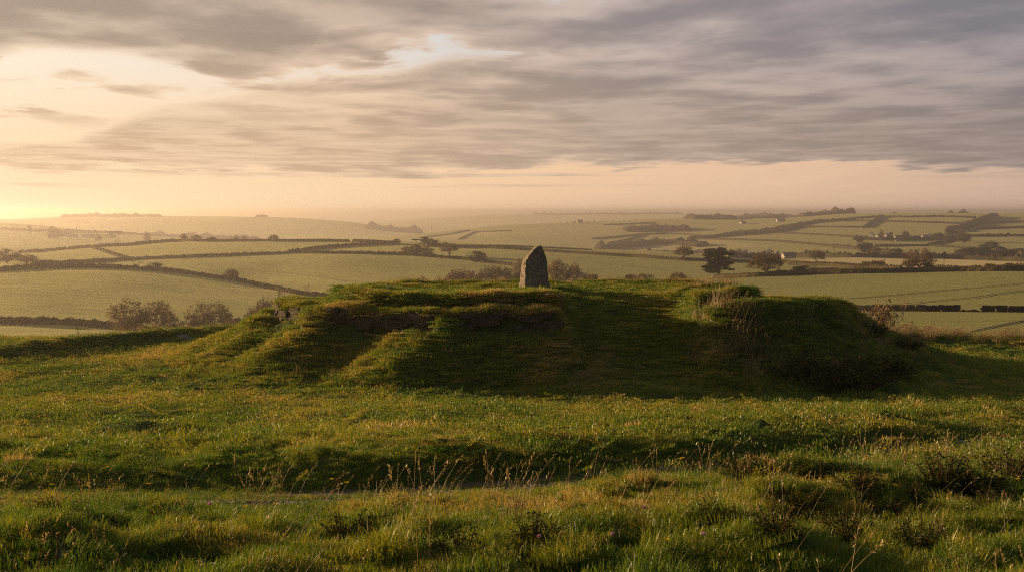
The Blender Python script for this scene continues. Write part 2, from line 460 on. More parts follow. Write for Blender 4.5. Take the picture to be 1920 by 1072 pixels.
M_GROUND = mat_ground(); M_GRAVEL = mat_gravel(); M_FIELD = mat_fields()
M_HEDGE = mat_leafy('hedge_leaves', (0.040, 0.034, 0.016), (0.085, 0.066, 0.032), 0.8, 0.1)
M_HEDGE_FAR = mat_leafy('far_hedge_leaves', (0.036, 0.034, 0.018), (0.070, 0.060, 0.032), 0.15, 0.1)
M_TWIG = mat_leafy('brown_twigs', (0.17, 0.115, 0.07), (0.27, 0.185, 0.11), 1.5, 0.0)
M_BARK = mat_plain('bark', (0.075, 0.055, 0.038), 0.95, None, 3.0, 0.6, 0.05)
M_LEAF_BROWN = mat_leafy('russet_leaves', (0.12, 0.085, 0.038), (0.21, 0.145, 0.065), 1.2, 0.3)
M_LEAF_OLIVE = mat_leafy('olive_leaves', (0.055, 0.052, 0.018), (0.11, 0.098, 0.034), 1.2, 0.3)
M_NEEDLE = mat_leafy('dark_needles', (0.020, 0.026, 0.012), (0.046, 0.048, 0.020), 1.2, 0.15)
M_WOOD_FAR = mat_leafy('woodland_leaves', (0.034, 0.026, 0.016), (0.070, 0.052, 0.030), 0.08, 0.1)
M_GORSE = mat_leafy('gorse_spines', (0.022, 0.030, 0.008), (0.060, 0.062, 0.018), 5.0, 0.2)
M_WEED = mat_leafy('weed_leaves', (0.045, 0.10, 0.012), (0.095, 0.17, 0.022), 5.0, 0.45)
M_DEAD = mat_leafy('dead_plant', (0.050, 0.030, 0.018), (0.120, 0.072, 0.040), 6.0, 0.1)
M_YELLOW = mat_leafy('yellow_petals', (0.75, 0.42, 0.01), (0.85, 0.55, 0.02), 9, 0.3)
M_PINK = mat_leafy('pink_petals', (0.52, 0.25, 0.38), (0.64, 0.36, 0.48), 9, 0.3)
M_STONE = mat_stone('lichened_granite', (0.38, 0.305, 0.215), 0.7)
M_MASON = mat_stone('earthy_masonry', (0.135, 0.10, 0.068), 0.55, scale=1.6)
M_ROCK = mat_stone('grey_rock', (0.25, 0.235, 0.22), 0.25, scale=1.4)
M_DARKROCK = mat_stone('dark_rock', (0.05, 0.045, 0.042), 0.2, scale=2)
M_WALLSTONE = mat_stone('field_wall_stone', (0.055, 0.047, 0.036), 0.5, scale=0.5)
M_WHITE = mat_plain('white_render', (0.45, 0.44, 0.42), 0.8, (0.52, 0.51, 0.49), 0.6, 0.05)
M_BUFF = mat_plain('buff_stone_wall', (0.42, 0.35, 0.27), 0.9, None, 0.6, 0.2)
M_SLATE = mat_plain('slate_roof', (0.085, 0.078, 0.075), 0.7, None, 0.8, 0.2)
M_TILE = mat_plain('brown_tile_roof', (0.17, 0.10, 0.07), 0.8, None, 0.8, 0.2)
M_GLASS = mat_plain('dark_window', (0.03, 0.03, 0.035), 0.15, (0.04, 0.04, 0.045), 1.0, 0.0)
M_POLE = mat_plain('weathered_pole', (0.07, 0.055, 0.045), 0.9)
M_SOIL = mat_plain('wheel_rut_soil', (0.040, 0.046, 0.018), 0.95, (0.055, 0.050, 0.022), 0.8, 0.4)

# ------------------------------------------------------------------ ground meshes
def grid_faces(ny, nx):
    i = np.arange(ny - 1)[:, None] * nx + np.arange(nx - 1)[None, :]
    i = i.ravel()
    return np.stack([i, i + 1, i + nx + 1, i + nx], 1)

def bare_on_ground(x, y):
    d = track_d(x, y)
    tr = 0.85 * np.exp(-(np.abs(np.abs(d) - 0.45) / 0.26) ** 2) * ss(-4.5, -2.0, x)
    worn = 0.36 * np.exp(-((x - 3.5) / 5.0) ** 2 - ((y - 29.5) / 3.4) ** 2) * (1 + 0.7 * perlin(x * 0.8, y * 0.8, 79))
    return np.clip(tr + worn, 0, 1)

def bare_on_mound(x, y):
    rm = ramp_mask(x, y)
    r, _ = rho_of(x, y)
    plat = 0.42 * np.exp(-((x - 1.5) / 5.5) ** 2 - ((y - 42.9) / 1.6) ** 2) + 0.3 * np.exp(-((x + 1.4) / 1.6) ** 2 - ((y - 43.4) / 0.7) ** 2)
    return np.clip(0.16 * rm * ss(36, 31, y) + 0.20 * rm * (1 + 0.8 * perlin(x * 0.9, y * 0.9, 77)) + plat, 0, 1)

# y rows packed towards the viewer; x rows uniform in angle near, fan-free beyond
def near_sheet():
    ny, nx = 760, 620
    y = np.concatenate([np.linspace(-12, 2.4, 24)[:-1], 2.4 * (80 / 2.4) ** np.linspace(0, 1, ny - 23)])
    s = np.linspace(-1, 1, nx)
    w = np.where(y < 2.4, 9.0, 9.0 + (y - 2.4) * 0.78)
    X = s[None, :] * w[:, None]; Y = np.repeat(y[:, None], nx, 1)
    Z = ground_z(X, Y)
    r, _ = rho_of(X, Y)
    Z = Z - 0.25 * ss(0.98, 0.90, r)                       # tucked beneath the mound
    me = mesh_from('ground', np.stack([X, Y, Z], -1).reshape(-1, 3), grid_faces(ny, nx))
    fattr(me, 'bare', bare_on_ground(X, Y))
    return tag(link('ground', me, M_GROUND), kind='structure')
near_sheet()

def mound_sheet():
    x = np.linspace(MX - MAX_ * 1.1, MX + MAX_ * 1.1, 420)
    y0, y1 = MY - MAY * 1.1, MY + MAY * 0.98
    t = np.linspace(0, 1, 420)
    y = y0 + (y1 - y0) * (0.55 * t + 0.45 * t * t)
    X, Y = np.meshgrid(x, y)
    r, _ = rho_of(X, Y)
    Z = ground_z(X, Y) + mound_h(X, Y)
    f = grid_faces(420, 420)
    keep = (r.ravel()[f] < 1.12).all(1)
    f = f[keep]
    used = np.zeros(X.size, bool); used[f.ravel()] = True
    idx = np.cumsum(used) - 1
    me = mesh_from('mound', np.stack([X, Y, Z], -1).reshape(-1, 3)[used], idx[f])
    fattr(me, 'bare', bare_on_mound(X, Y).ravel()[used])
    return tag(link('earth_mound', me, M_GROUND), 'broad two-tiered turf-covered earth mound with the standing stone on top', 'mound')
MOUND = mound_sheet()

def pix_of(X, Y, Z):
    # picture coordinates of a point, for the field outlines and the sunlit-left tone painted over the fields
    zc = Y * CP - Z * SP; up = Y * SP + Z * CP
    return 960 + F * X / zc, 536 - F * up / zc

def in_poly(px, py, poly):
    ins = np.zeros(px.shape, bool); n = len(poly)
    for i in range(n):
        x1, y1 = poly[i]; x2, y2 = poly[(i + 1) % n]
        c = ((y1 > py) != (y2 > py)) & (px < (x2 - x1) * (py - y1) / (y2 - y1 + 1e-9) + x1)
        ins ^= c
    return ins

def valley_sheet():
    nd, na = 760, 1100
    D = 68 * (17000 / 68) ** np.linspace(0, 1, nd)
    q = np.concatenate([np.linspace(-3.6, -0.75, 60)[:-1], np.linspace(-0.75, 0.75, na - 118), np.linspace(0.75, 3.6, 60)[1:]])
    X = q[None, :] * D[:, None]; Y = np.repeat(D[:, None], len(q), 1)
    Z = valley_z(X, Y) - 0.2 * (Y < 75)
    me = mesh_from('valley', np.stack([X, Y, Z], -1).reshape(-1, 3), grid_faces(nd, len(q)))
    px, py = pix_of(X, Y, Z)
    stub = in_poly(px, py, [(1480, 488), (1560, 485), (1600, 483), (1740, 485), (1930, 490), (2400, 492), (2400, 504), (1930, 503.5), (1700, 503), (1600, 496), (1490, 491)]) & (Y > 500) & (Y < 1300)
    stub = stub * 1.0 + 0.35 * in_poly(px, py, [(1180, 462), (1280, 440), (1360, 452), (1440, 462), (1300, 470), (1200, 475)])
    scr = np.zeros(X.shape)
    for poly, dn in (([(1285, 411), (1370, 414), (1372, 421), (1330, 422), (1285, 424)], 1500), ([(960, 424), (1120, 424), (1180, 430), (1120, 445), (1030, 440), (960, 432)], 1500),
                     ([(1120, 440), (1200, 425), (1290, 415), (1290, 428), (1200, 434), (1130, 446)], 1500)):
        scr = np.maximum(scr, 0.75 * (in_poly(px, py, poly) & (Y > dn)))
    tone = ss(-0.4, 0.4, perlin(X / 260 + 3, Y / 300, 91)) * (0.6 - 0.42 * ss(800, 1300, px)) * (1 - 0.7 * (Y > 1050) * ss(1000, 1400, px)) + 0.7 * ss(1050, 500, px) * (Y < 1100)  # random field tones, plus a sunlit left and dimmer right painted in
    fattr(me, 'stubble', stub); fattr(me, 'scrub', scr); fattr(me, 'tone', np.clip(tone, 0, 1))
    return tag(link('valley_fields', me, M_FIELD), kind='structure')
valley_sheet()

def strip_on(name, pts, w, mat, zf, lift, seed=0, step=0.25, rag=0.5):
    P = np.array(pts, float); seg = np.linalg.norm(np.diff(P, axis=0), axis=1); s = np.concatenate([[0], np.cumsum(seg)])
    n = max(4, int(s[-1] / step)); t = np.linspace(0, s[-1], n)
    x = np.interp(t, s, P[:, 0]); y = np.interp(t, s, P[:, 1])
    tx = np.gradient(x); ty = np.gradient(y); L = np.hypot(tx, ty) + 1e-9; nx_, ny_ = -ty / L, tx / L
    ww = w * (1 + rag * perlin(t * 1.7 / max(w, .2), t * 0, seed) )
    off = rag * 0.3 * w * perlin(t * 0.9 / max(w, .2), t * 0 + 3, seed)
    k = 5
    rows = []
    for j in range(k):
        u = (j / (k - 1) - 0.5)
        X = x + nx_ * (ww * u + off); Y = y + ny_ * (ww * u + off)
        rows.append(np.stack([X, Y, zf(X, Y) + lift - (0.03 if j in (0, k - 1) else 0)], -1))
    V = np.stack(rows, 1).reshape(-1, 3)
    return link(name, mesh_from(name, V, grid_faces(n, k)), mat)

xs = np.linspace(-3.6, 14, 90)
tr = strip_on('track', np.stack([xs, track_y(xs) - 0.42], 1), 0.85, M_GRAVEL, ground_z, 0.016, 3, 0.08, 0.75)
tag(tr, kind='structure')
xs = np.linspace(1.0, 14, 70)
tr2 = strip_on('track', np.stack([xs, track_y(xs) + 0.55], 1), 0.40, M_GRAVEL, ground_z, 0.016, 5, 0.08)
tag(tr2, kind='structure')

def wheel_ruts(pix, d0, gap_px):
    for k in (0, 1):
        pts = [far_hit(x, y + k * gap_px, d0)[:2] for x, y in pix]
        o = strip_on('field_path', pts, 0.55, M_SOIL, valley_z, 0.05, 7, 1.2, 0.25); tag(o, kind='structure')
wheel_ruts([(1640, 573), (1720, 567), (1800, 559), (1870, 550), (1935, 543)], 180, 2.6)
wheel_ruts([(1815, 622), (1860, 612), (1905, 603), (1940, 597)], 95, 3.0)
wheel_ruts([(1560, 562), (1680, 552), (1800, 541), (1930, 530)], 200, 1.8)
wheel_ruts([(440, 503), (520, 509), (600, 518), (650, 527)], 380, 1.7)
wheel_ruts([(1080, 488), (1150, 494), (1220, 502), (1255, 508)], 400, 1.5)

# ------------------------------------------------------------------ stones
def lump(seed, nx=14, ny=10, sx=1.0, sy=1.0, sz=1.0, rough=0.18, box=0.45):
    th = np.linspace(0, 2 * np.pi, nx, endpoint=False); ph = np.linspace(0.08, np.pi - 0.08, ny)
    T, P = np.meshgrid(th, ph)
    v = np.stack([np.sin(P) * np.cos(T), np.sin(P) * np.sin(T), np.cos(P)], -1)
    m = np.abs(v).max(-1, keepdims=True)
    v = v / (m * box + (1 - box))
    n = fbm(v[..., 0] * 1.3 + seed * 7.7 + v[..., 2], v[..., 1] * 1.3 + v[..., 2] * 1.7 - seed, 3, seed)
    v = v * (1 + rough * n[..., None]) * np.array([sx, sy, sz])
    V = v.reshape(-1, 3); f = []
    for j in range(ny - 1):
        for i in range(nx):
            f.append((j * nx + i, (j + 1) * nx + i, (j + 1) * nx + (i + 1) % nx, j * nx + (i + 1) % nx))
    f = np.array(f)
    V = np.vstack([V, V[:nx].mean(0), V[-nx:].mean(0)])
    a, b = len(V) - 2, len(V) - 1
    cap = [(a, i, (i + 1) % nx, (i + 1) % nx) for i in range(nx)]
    caps = [(a, i, (i + 1) % nx) for i in range(nx)] + [(b, (ny - 1) * nx + (i + 1) % nx, (ny - 1) * nx + i) for i in range(nx)]
    return V, [tuple(q) for q in f] + caps

def merge(parts):
    V = []; Fc = []; o = 0
    for v, f in parts:
        V.append(np.asarray(v)); Fc += [tuple(i + o for i in q) for q in f]; o += len(v)
    return np.vstack(V), Fc

def standing_stone():
    out = [(-.41, -.3), (-.405, .35), (-.395, .8), (-.385, 1.16), (-.35, 1.25), (-.28, 1.34), (-.20, 1.46), (-.12, 1.56), (-.03, 1.67), (.05, 1.75), (.12, 1.80), (.20, 1.81), (.29, 1.75),
           (.37, 1.58), (.44, 1.34), (.475, 1.1), (.51, .85), (.55, .55), (.585, .25), (.605, 0), (.61, -.3), (.1, -.32), (-.41, -.3)]
    P = np.array(out); seg = np.linalg.norm(np.diff(P, axis=0), axis=1); s = np.concatenate([[0], np.cumsum(seg)])
    n = 120; t = np.linspace(0, s[-1], n)
    ox, oz = np.interp(t, s, P[:, 0]), np.interp(t, s, P[:, 1])
    cx, cz = 0.1, 0.5
    rings = []                                            # centre of front face -> edge -> through -> edge -> centre of back
    def ring(scale, y, dx, sc2=1.0):
        X = cx + (ox - cx) * scale * sc2 + dx * (1 - np.clip(oz, 0, 1.8) / 2.6); Zz = cz + (oz - cz) * scale * (1 if sc2 == 1 else 0.985)
        return np.stack([X, np.full(n, y), Zz], -1)
    for k in np.linspace(0.04, 0.97, 16): rings.append(ring(k, -0.02 - 0.03 * (1 - k), 0))
    rings.append(ring(1.0, 0.02, 0))
    for u in np.linspace(0.08, 0.95, 9): rings.append(ring(1.0, 0.02 + 0.46 * u, -0.23 * u, 1 - 0.03 * u))
    for k in np.linspace(0.97, 0.04, 10): rings.append(ring(k, 0.5, -0.23, 0.97))
    V = np.stack(rings); shp = V.shape
    a = V.reshape(-1, 3)
    d = (0.040 * fbm(a[:, 0] * 2.6 + a[:, 1] * 1.9, a[:, 2] * 2.6 - a[:, 1] * 1.3, 4, 101, 0.6))[:, None]
    d2 = 0.014 * fbm(a[:, 0] * 9 + a[:, 1] * 7, a[:, 2] * 9 - a[:, 1] * 5, 3, 102)[:, None]
    nrm = a - np.array([cx - .1, 0.25, 0.6]); nrm[:, 2] *= 0.5; nrm /= np.linalg.norm(nrm, axis=1, keepdims=True)
    a = a + nrm * (d + d2)
    # pits weathered into the lit edge
    for (pz, py_, dep, rad) in ((1.02, 0.27, 0.09, 0.075), (0.86, 0.28, 0.06, 0.05), (0.52, 0.25, 0.07, 0.06)):
        w = np.exp(-(((a[:, 2] - pz) / rad) ** 2 + ((a[:, 1] - py_) / (rad * 1.2)) ** 2)) * (a[:, 0] < 0)
        a[:, 0] += dep * w
    f = grid_faces(shp[0], shp[1])
    x, y, z = near_hit(1003, 541, 30)
    a[:, 0] = (a[:, 0] - .1) * 1.07 + .1
    me = mesh_from('standing_stone', a, f[:, ::-1].copy())
    o = link('standing_stone', me, M_STONE, loc=(x, y - 0.1, z))
    tag(o, 'pointed lichen-covered standing stone upright on top of the mound', 'standing stone')
    return x, y
STX, STY = standing_stone()

def boulder(px, py, size, mat, label, seed, rz=0.0, sink=0.3, cat='boulder', name='boulder'):
    x, y, z = near_hit(px, py)
    V, f = lump(seed, 22, 14, *size)
    o = link(name, mesh_from(name, V, f), mat, loc=(x, y, z + size[2] * (1 - 2 * sink) * 0.5))
    o.rotation_euler = (0, R(12), rz)
    return tag(o, label, cat)
boulder(347, 636, (0.5, 0.34, 0.16), M_ROCK, 'grey slanting boulder half buried in the grassy bank left of the mound', 5, R(-25))
boulder(371, 735, (0.17, 0.13, 0.13), M_DARKROCK, 'small dark rock on the lawn at the left foot of the mound', 9)
boulder(918, 740, (0.06, 0.05, 0.05), M_ROCK, 'tiny pale stone in the grass at the front foot of the mound', 12, cat='stone', name='pebble')
boulder(118, 1040, (0.045, 0.04, 0.03), M_ROCK, 'small whitish stone among foreground grass, nearest of the loose stones', 13, cat='stone', name='pebble')
boulder(1735, 628, (0.28, 0.2, 0.16), M_DARKROCK, 'dark stone in the dry grass at the right edge of the hilltop', 14)

def masonry(p0, p1, seed):
    rng = random.Random(seed); parts = []
    def at(ph, r=0.727):
        r = r - float(rim_wobble(np.array(ph), np.array(r)))
        return MX + MAX_ * r * math.sin(ph), MY - MAY * r * math.cos(ph)
    ph = p0
    for course in range(3):
        ph = p0 + rng.uniform(0, 0.015)
        while ph < p1:
            L = rng.uniform(0.22, 0.85) * (0.8 if course == 2 else 1)
            x, y = at(ph); x2, y2 = at(ph + 0.01)
            ds = math.hypot(x2 - x, y2 - y) / 0.01
            dph = L / ds
            if rng.random() < 0.86:
                xm, ym = at(ph + dph / 2); xo, yo = at(ph + dph / 2, 0.700)
                zb = float(surf_z(xo, yo)) - 0.66
                hh = rng.uniform(0.15, 0.22)
                ang = math.atan2(at(ph + dph)[1] - y, at(ph + dph)[0] - x)
                V, f = lump(rng.randint(1, 9999), 16, 9, L * 0.52, rng.uniform(0.15, 0.2), hh * 0.58, 0.10, 0.97)
                ca, sa = math.cos(ang), math.sin(ang)
                j = rng.uniform(-0.02, 0.10)
                V = np.stack([V[:, 0] * ca - V[:, 1] * sa + xm - sa * j, V[:, 0] * sa + V[:, 1] * ca + ym + ca * j, V[:, 2] + zb + 0.10 + course * 0.185], 1)
                parts.append((V, f))
            ph += dph + 0.02 / ds
    V, f = merge(parts)
    o = link('retaining_wall', mesh_from('retaining_wall', V, f, False), M_MASON, MOUND)
    return o
def phi_at_x(x):
    s = max(-0.999, min(0.999, (x - MX) / (MAX_ * 0.728)))
    return math.asin(s)
masonry(phi_at_x(-9.98), phi_at_x(-7.9), 1)
masonry(phi_at_x(-6.8), phi_at_x(-2.7), 2)
masonry(phi_at_x(-1.8), phi_at_x(1.45), 3)

# ------------------------------------------------------------------ grass
def blades(n, radius, h0, h1, w, lean, seed, bend=0.5, wind=0.0):
    g = np.random.default_rng(seed)
    r = radius * np.sqrt(g.random(n)); a = g.random(n) * 2 * np.pi
    bx, by = r * np.cos(a), r * np.sin(a)
    az = g.random(n) * 2 * np.pi
    L = h0 + (h1 - h0) * g.random(n) ** 1.3
    L = L * (1 - 0.35 * (r / radius) ** 2)
    ln = lean * (0.25 + g.random(n))
    dx, dy = np.cos(az) * ln + wind, np.sin(az) * ln
    out = 0.35 * lean
    dx += out * bx / radius; dy += out * by / radius
    fa = g.random(n) * np.pi
    wx, wy = np.cos(fa) * w * 0.5, np.sin(fa) * w * 0.5
    ww = (0.7 + 0.6 * g.random(n)); wx *= ww; wy *= ww
    def pt(t, k):
        q = t + bend * t * t
        nrm = np.sqrt(1 + (ln * 0.7) ** 2)
        return bx + dx * L * q / (1 + bend) , by + dy * L * q / (1 + bend), L * (t - 0.28 * t * t * np.minimum(ln, 1.3)) / nrm * 1.1
    V = np.zeros((n, 5, 3))
    for s, (t, k) in enumerate(((0, 1), (0.5, 0.8))):
        x, y, z = pt(t, k)
        V[:, s * 2] = np.stack([x - wx * k, y - wy * k, z - (0.02 if t == 0 else 0)], -1)
        V[:, s * 2 + 1] = np.stack([x + wx * k, y + wy * k, z - (0.02 if t == 0 else 0)], -1)
    x, y, z = pt(1.0, 0); V[:, 4] = np.stack([x, y, z], -1)
    b = np.arange(n)[:, None] * 5
    T = np.concatenate([b + [0, 1, 3], b + [0, 3, 2], b + [2, 3, 4]], 0)
    return V.reshape(-1, 3), T, np.repeat(g.random(n), 5)

def clump_mesh(name, mat, *sets):
    Vs, Ts, Rs = [], [], []; o = 0
    for V, T, r in sets:
        Vs.append(V); Ts.append(T + o); Rs.append(r); o += len(V)
    me = mesh_from(name, np.vstack(Vs), np.vstack(Ts), False)
    fattr(me, 'blade', np.concatenate(Rs)); me.materials.append(mat)
    return me

def stem_set(n, radius, h0, h1, lean, seed, wind=0.25, head=0.10, r0=0.0022):
    g = np.random.default_rng(seed); Vs = []; Ts = []; o = 0; rr = []
    for k in range(n):
        a = g.random() * 6.283; r = radius * math.sqrt(g.random()); bx, by = r * math.cos(a), r * math.sin(a)
        L = h0 + (h1 - h0) * g.random(); az = g.random() * 6.283; ln = lean * g.random()
        dx, dy = math.cos(az) * ln + wind * (0.4 + g.random()), math.sin(az) * ln
        seg = 5; pts = []
        for i in range(seg + 1):
            t = i / seg; q = t * t * 0.6 + t * 0.4
            pts.append((bx + dx * L * q, by + dy * L * q, L * (t - 0.12 * t * t * (abs(dx) + abs(dy)))))
        c = g.random()
        for i, p in enumerate(pts):
            w = r0 * (1 - 0.6 * i / seg)
            for s in range(3):
                b = s * 2.094 + 0.4
                Vs.append((p[0] + w * math.cos(b), p[1] + w * math.sin(b), p[2])); rr.append(c)
        for i in range(seg):
            for s in range(3):
                q = [o + i * 3 + s, o + i * 3 + (s + 1) % 3, o + (i + 1) * 3 + (s + 1) % 3, o + (i + 1) * 3 + s]
                Ts += [(q[0], q[1], q[2]), (q[0], q[2], q[3])]
        o += (seg + 1) * 3
        # seed head: little spikelets along the top
        p1 = np.array(pts[-1]); p0 = np.array(pts[-2]); d = (p1 - p0) / (np.linalg.norm(p1 - p0) + 1e-9)
        for j in range(9 if head > 0 else 0):
            c0 = p1 - d * head * (j / 9.0); sd = g.normal(size=3) * 0.5 + d * 0.8; sd /= np.linalg.norm(sd)
            e = c0 + sd * head * 0.25; sdw = np.cross(sd, g.normal(size=3)); sdw /= np.linalg.norm(sdw) + 1e-9
            Vs += [tuple(c0), tuple((c0 + e) / 2 + sdw * 0.005), tuple(e), tuple((c0 + e) / 2 - sdw * 0.005)]; rr += [c] * 4
            Ts += [(o, o + 1, o + 2), (o, o + 2, o + 3)]; o += 4
    return np.array(Vs), np.array(Ts), np.array(rr)

PROTO = {}
def proto(key, name, me):
    o = bpy.data.objects.new(name, me); PROTO[key] = o      # only a source for the instances of the turf
    return o
for k in range(3):
    proto(('fine', k), 'fine_grass_clump', clump_mesh('fine_grass_clump', M_GRASS, blades(220, 0.16, 0.018, 0.048, 0.0030, 1.1, 200 + k)))
    proto(('lush', k), 'lush_grass_clump', clump_mesh('lush_grass_clump', M_GRASS, blades(240, 0.18, 0.028, 0.078, 0.0033, 1.0, 210 + k, 0.9)))
    proto(('tuss', k), 'tussock_clump', clump_mesh('tussock_clump', M_GRASS, blades(300, 0.15, 0.06, 0.16, 0.0036, 1.0, 220 + k, 1.3, 0.12)))
    proto(('turf', k), 'turf_patch', clump_mesh('turf_patch', M_GRASS, blades(190, 0.42, 0.025, 0.07, 0.012, 1.1, 230 + k)))
    proto(('rank', k), 'rank_grass_patch', clump_mesh('rank_grass_patch', M_GRASS, blades(170, 0.42, 0.06, 0.17, 0.012, 1.0, 240 + k, 1.0, 0.1)))
    proto(('stem', k), 'dry_stem_clump', clump_mesh('dry_stem_clump', M_STRAW, stem_set(5, 0.14, 0.25, 0.62, 0.5, 250 + k)))
    proto(('hay', k), 'dry_tuft', clump_mesh('dry_tuft', M_STRAW, stem_set(16, 0.28, 0.3, 0.75, 0.5, 260 + k, 0.3, 0.12, 0.005), blades(60, 0.28, 0.15, 0.4, 0.010, 1.0, 270 + k, 1.2, 0.2)))

def instancer(name, pts, rot, scale, tint, which, keys, parent=None):
    me = bpy.data.meshes.new(name)
    me.vertices.add(len(pts)); me.vertices.foreach_set('co', np.asarray(pts, np.float32).ravel())
    vattr(me, 'rot', rot); vattr(me, 'scl', scale); fattr(me, 'tint', tint)
    a = me.attributes.new('which', 'INT', 'POINT'); a.data.foreach_set('value', np.asarray(which, np.int32))
    me.update()
    o = bpy.data.objects.new(name, me); C.objects.link(o)
    if parent: o.parent = parent
    ng = bpy.data.node_groups.new(name + '_scatter', 'GeometryNodeTree')
    ng.interface.new_socket('Geometry', in_out='INPUT', socket_type='NodeSocketGeometry')
    ng.interface.new_socket('Geometry', in_out='OUTPUT', socket_type='NodeSocketGeometry')
    n = ng.nodes; l = ng.links
    gi = n.new('NodeGroupInput'); go = n.new('NodeGroupOutput'); jn = n.new('GeometryNodeJoinGeometry')
    def attr(nm, typ):
        q = n.new('GeometryNodeInputNamedAttribute'); q.data_type = typ; q.inputs['Name'].default_value = nm
        return q.outputs['Attribute']
    rt, sc_, wh = attr('rot', 'FLOAT_VECTOR'), attr('scl', 'FLOAT_VECTOR'), attr('which', 'INT')
    e2r = n.new('FunctionNodeEulerToRotation'); l.new(rt, e2r.inputs[0])
    for i, k in enumerate(keys):
        oi = n.new('GeometryNodeObjectInfo'); oi.inputs['Object'].default_value = PROTO[k]; oi.inputs['As Instance'].default_value = True
        cmp = n.new('FunctionNodeCompare'); cmp.data_type = 'INT'; cmp.operation = 'EQUAL'
        l.new(wh, cmp.inputs[2]); cmp.inputs[3].default_value = i
        ip = n.new('GeometryNodeInstanceOnPoints')
        l.new(gi.outputs[0], ip.inputs['Points']); l.new(cmp.outputs[0], ip.inputs['Selection']); l.new(oi.outputs['Geometry'], ip.inputs['Instance'])
        l.new(e2r.outputs[0], ip.inputs['Rotation']); l.new(sc_, ip.inputs['Scale'])
        l.new(ip.outputs[0], jn.inputs[0])
    l.new(jn.outputs[0], go.inputs[0])
    md = o.modifiers.new('scatter', 'NODES'); md.node_group = ng
    return o

rg = np.random.default_rng(7)
def scatter(n, d0, d1, half=0.66, p=1.0):
    """points over the ground, denser towards the viewer: density falls as 1/D**p"""
    u = rg.random(n)
    if p == 1.0: y = d0 + (d1 - d0) * u
    elif p == 2.0: y = d0 * (d1 / d0) ** u
    else: y = np.sqrt(d0 * d0 + (d1 * d1 - d0 * d0) * u)
    x = (rg.random(n) * 2 - 1) * half * (y + 2.0)
    return x, y

def tint_of(x, y):
    t = 0.31 + 0.03 * ss(9, 17, y) + 0.26 * fbm(x * 0.16, y * 0.16, 3, 301) + 0.17 * rg.normal(size=len(x))
    t = t + 0.20 * ss(0.05, 0.5, perlin(x * 0.5, y * 0.5, 303)) + 0.20 * ss(0.25, 0.6, perlin(x * 1.1, y * 1.3, 304))
    return np.clip(t, 0, 1)

def build_grass():
    P = []; K = []
    keys = [('fine', 0), ('fine', 1), ('fine', 2), ('lush', 0), ('lush', 1), ('lush', 2), ('tuss', 0), ('tuss', 1), ('tuss', 2),
            ('turf', 0), ('turf', 1), ('turf', 2), ('rank', 0), ('rank', 1), ('rank', 2)]
    pts = []; rot = []; scl = []; tin = []; wh = []
    def add(x, y, base, smin, smax, tint, zs=1.0):
        if len(x) == 0: return
        n = len(x); z = ground_z(x, y)
        s = smin + (smax - smin) * rg.random(n)
        pts.append(np.stack([x, y, z - 0.004], -1)); rot.append(np.stack([rg.normal(size=n) * 0.22, rg.normal(size=n) * 0.22, rg.random(n) * 6.283], -1))
        scl.append(np.stack([s, s, s * zs * (0.75 + 0.5 * rg.random(n))], -1)); tin.append(tint); wh.append(base + rg.integers(0, 3, n))
    def off_mound(x, y): return rho_of(x, y)[0] > 0.985
    # close ground
    x, y = scatter(30000, 2.6, 17, p=1.0)
    b = bare_on_ground(x, y); k = (rg.random(len(x)) > b * 1.7); x, y = x[k], y[k]; tdn = np.abs(track_d(x, y) + 0.5) < 1.3
    fm = fore_mask(x, y) * (0.35 + 0.65 * tussock(x, y))
    lush = (rg.random(len(x)) < 0.15 + 0.75 * fm) & ~tdn
    q = ~lush & ~tdn; add(x[q], y[q], 0, 0.8, 1.3, tint_of(x[q], y[q])); q = tdn & (rg.random(len(x)) < 0.75); add(x[q], y[q], 0, 0.6, 1.1, tint_of(x[q], y[q]), 0.6)
    add(x[lush], y[lush], 3, 0.75, 1.3, tint_of(x[lush], y[lush]))
    # tussocks standing on the bumps
    x, y = scatter(11000, 2.8, 24, p=1.0)
    T = tussock(x, y) * fore_mask(x, y); k = rg.random(len(x)) < T * 0.9 - 0.15
    x, y = x[k], y[k]; add(x, y, 6, 0.6, 1.25, np.clip(tint_of(x, y) - 0.10 + 0.35 * (rg.random(len(x)) < 0.18), 0, 1))
    # the lawn and beyond
    x, y = scatter(30000, 14, 64, half=0.62, p=0)
    k = off_mound(x, y) & (rg.random(len(x)) > bare_on_ground(x, y) * 1.05); x, y = x[k], y[k]
    far = ss(44, 50, y + 5 * ss(-12, -20, x))
    rank = rg.random(len(x)) < 0.05 + 0.75 * fore_mask(x, y) + 0.5 * far + 0.6 * (rho_of(x, y)[0] < 1.05)
    add(x[~rank], y[~rank], 9, 0.75, 1.35, np.clip(tint_of(x[~rank], y[~rank]) + 0.05, 0, 1), 0.8)
    add(x[rank], y[rank], 12, 0.6, 1.2, np.clip(tint_of(x[rank], y[rank]) + 0.12 * far[rank], 0, 1), 0.9)
    o = instancer('grass', np.vstack(pts), np.vstack(rot), np.vstack(scl), np.concatenate(tin), np.concatenate(wh), keys)
    tag(o, 'rough green grass covering the hilltop around the mound', 'grass', kind='stuff')
build_grass()

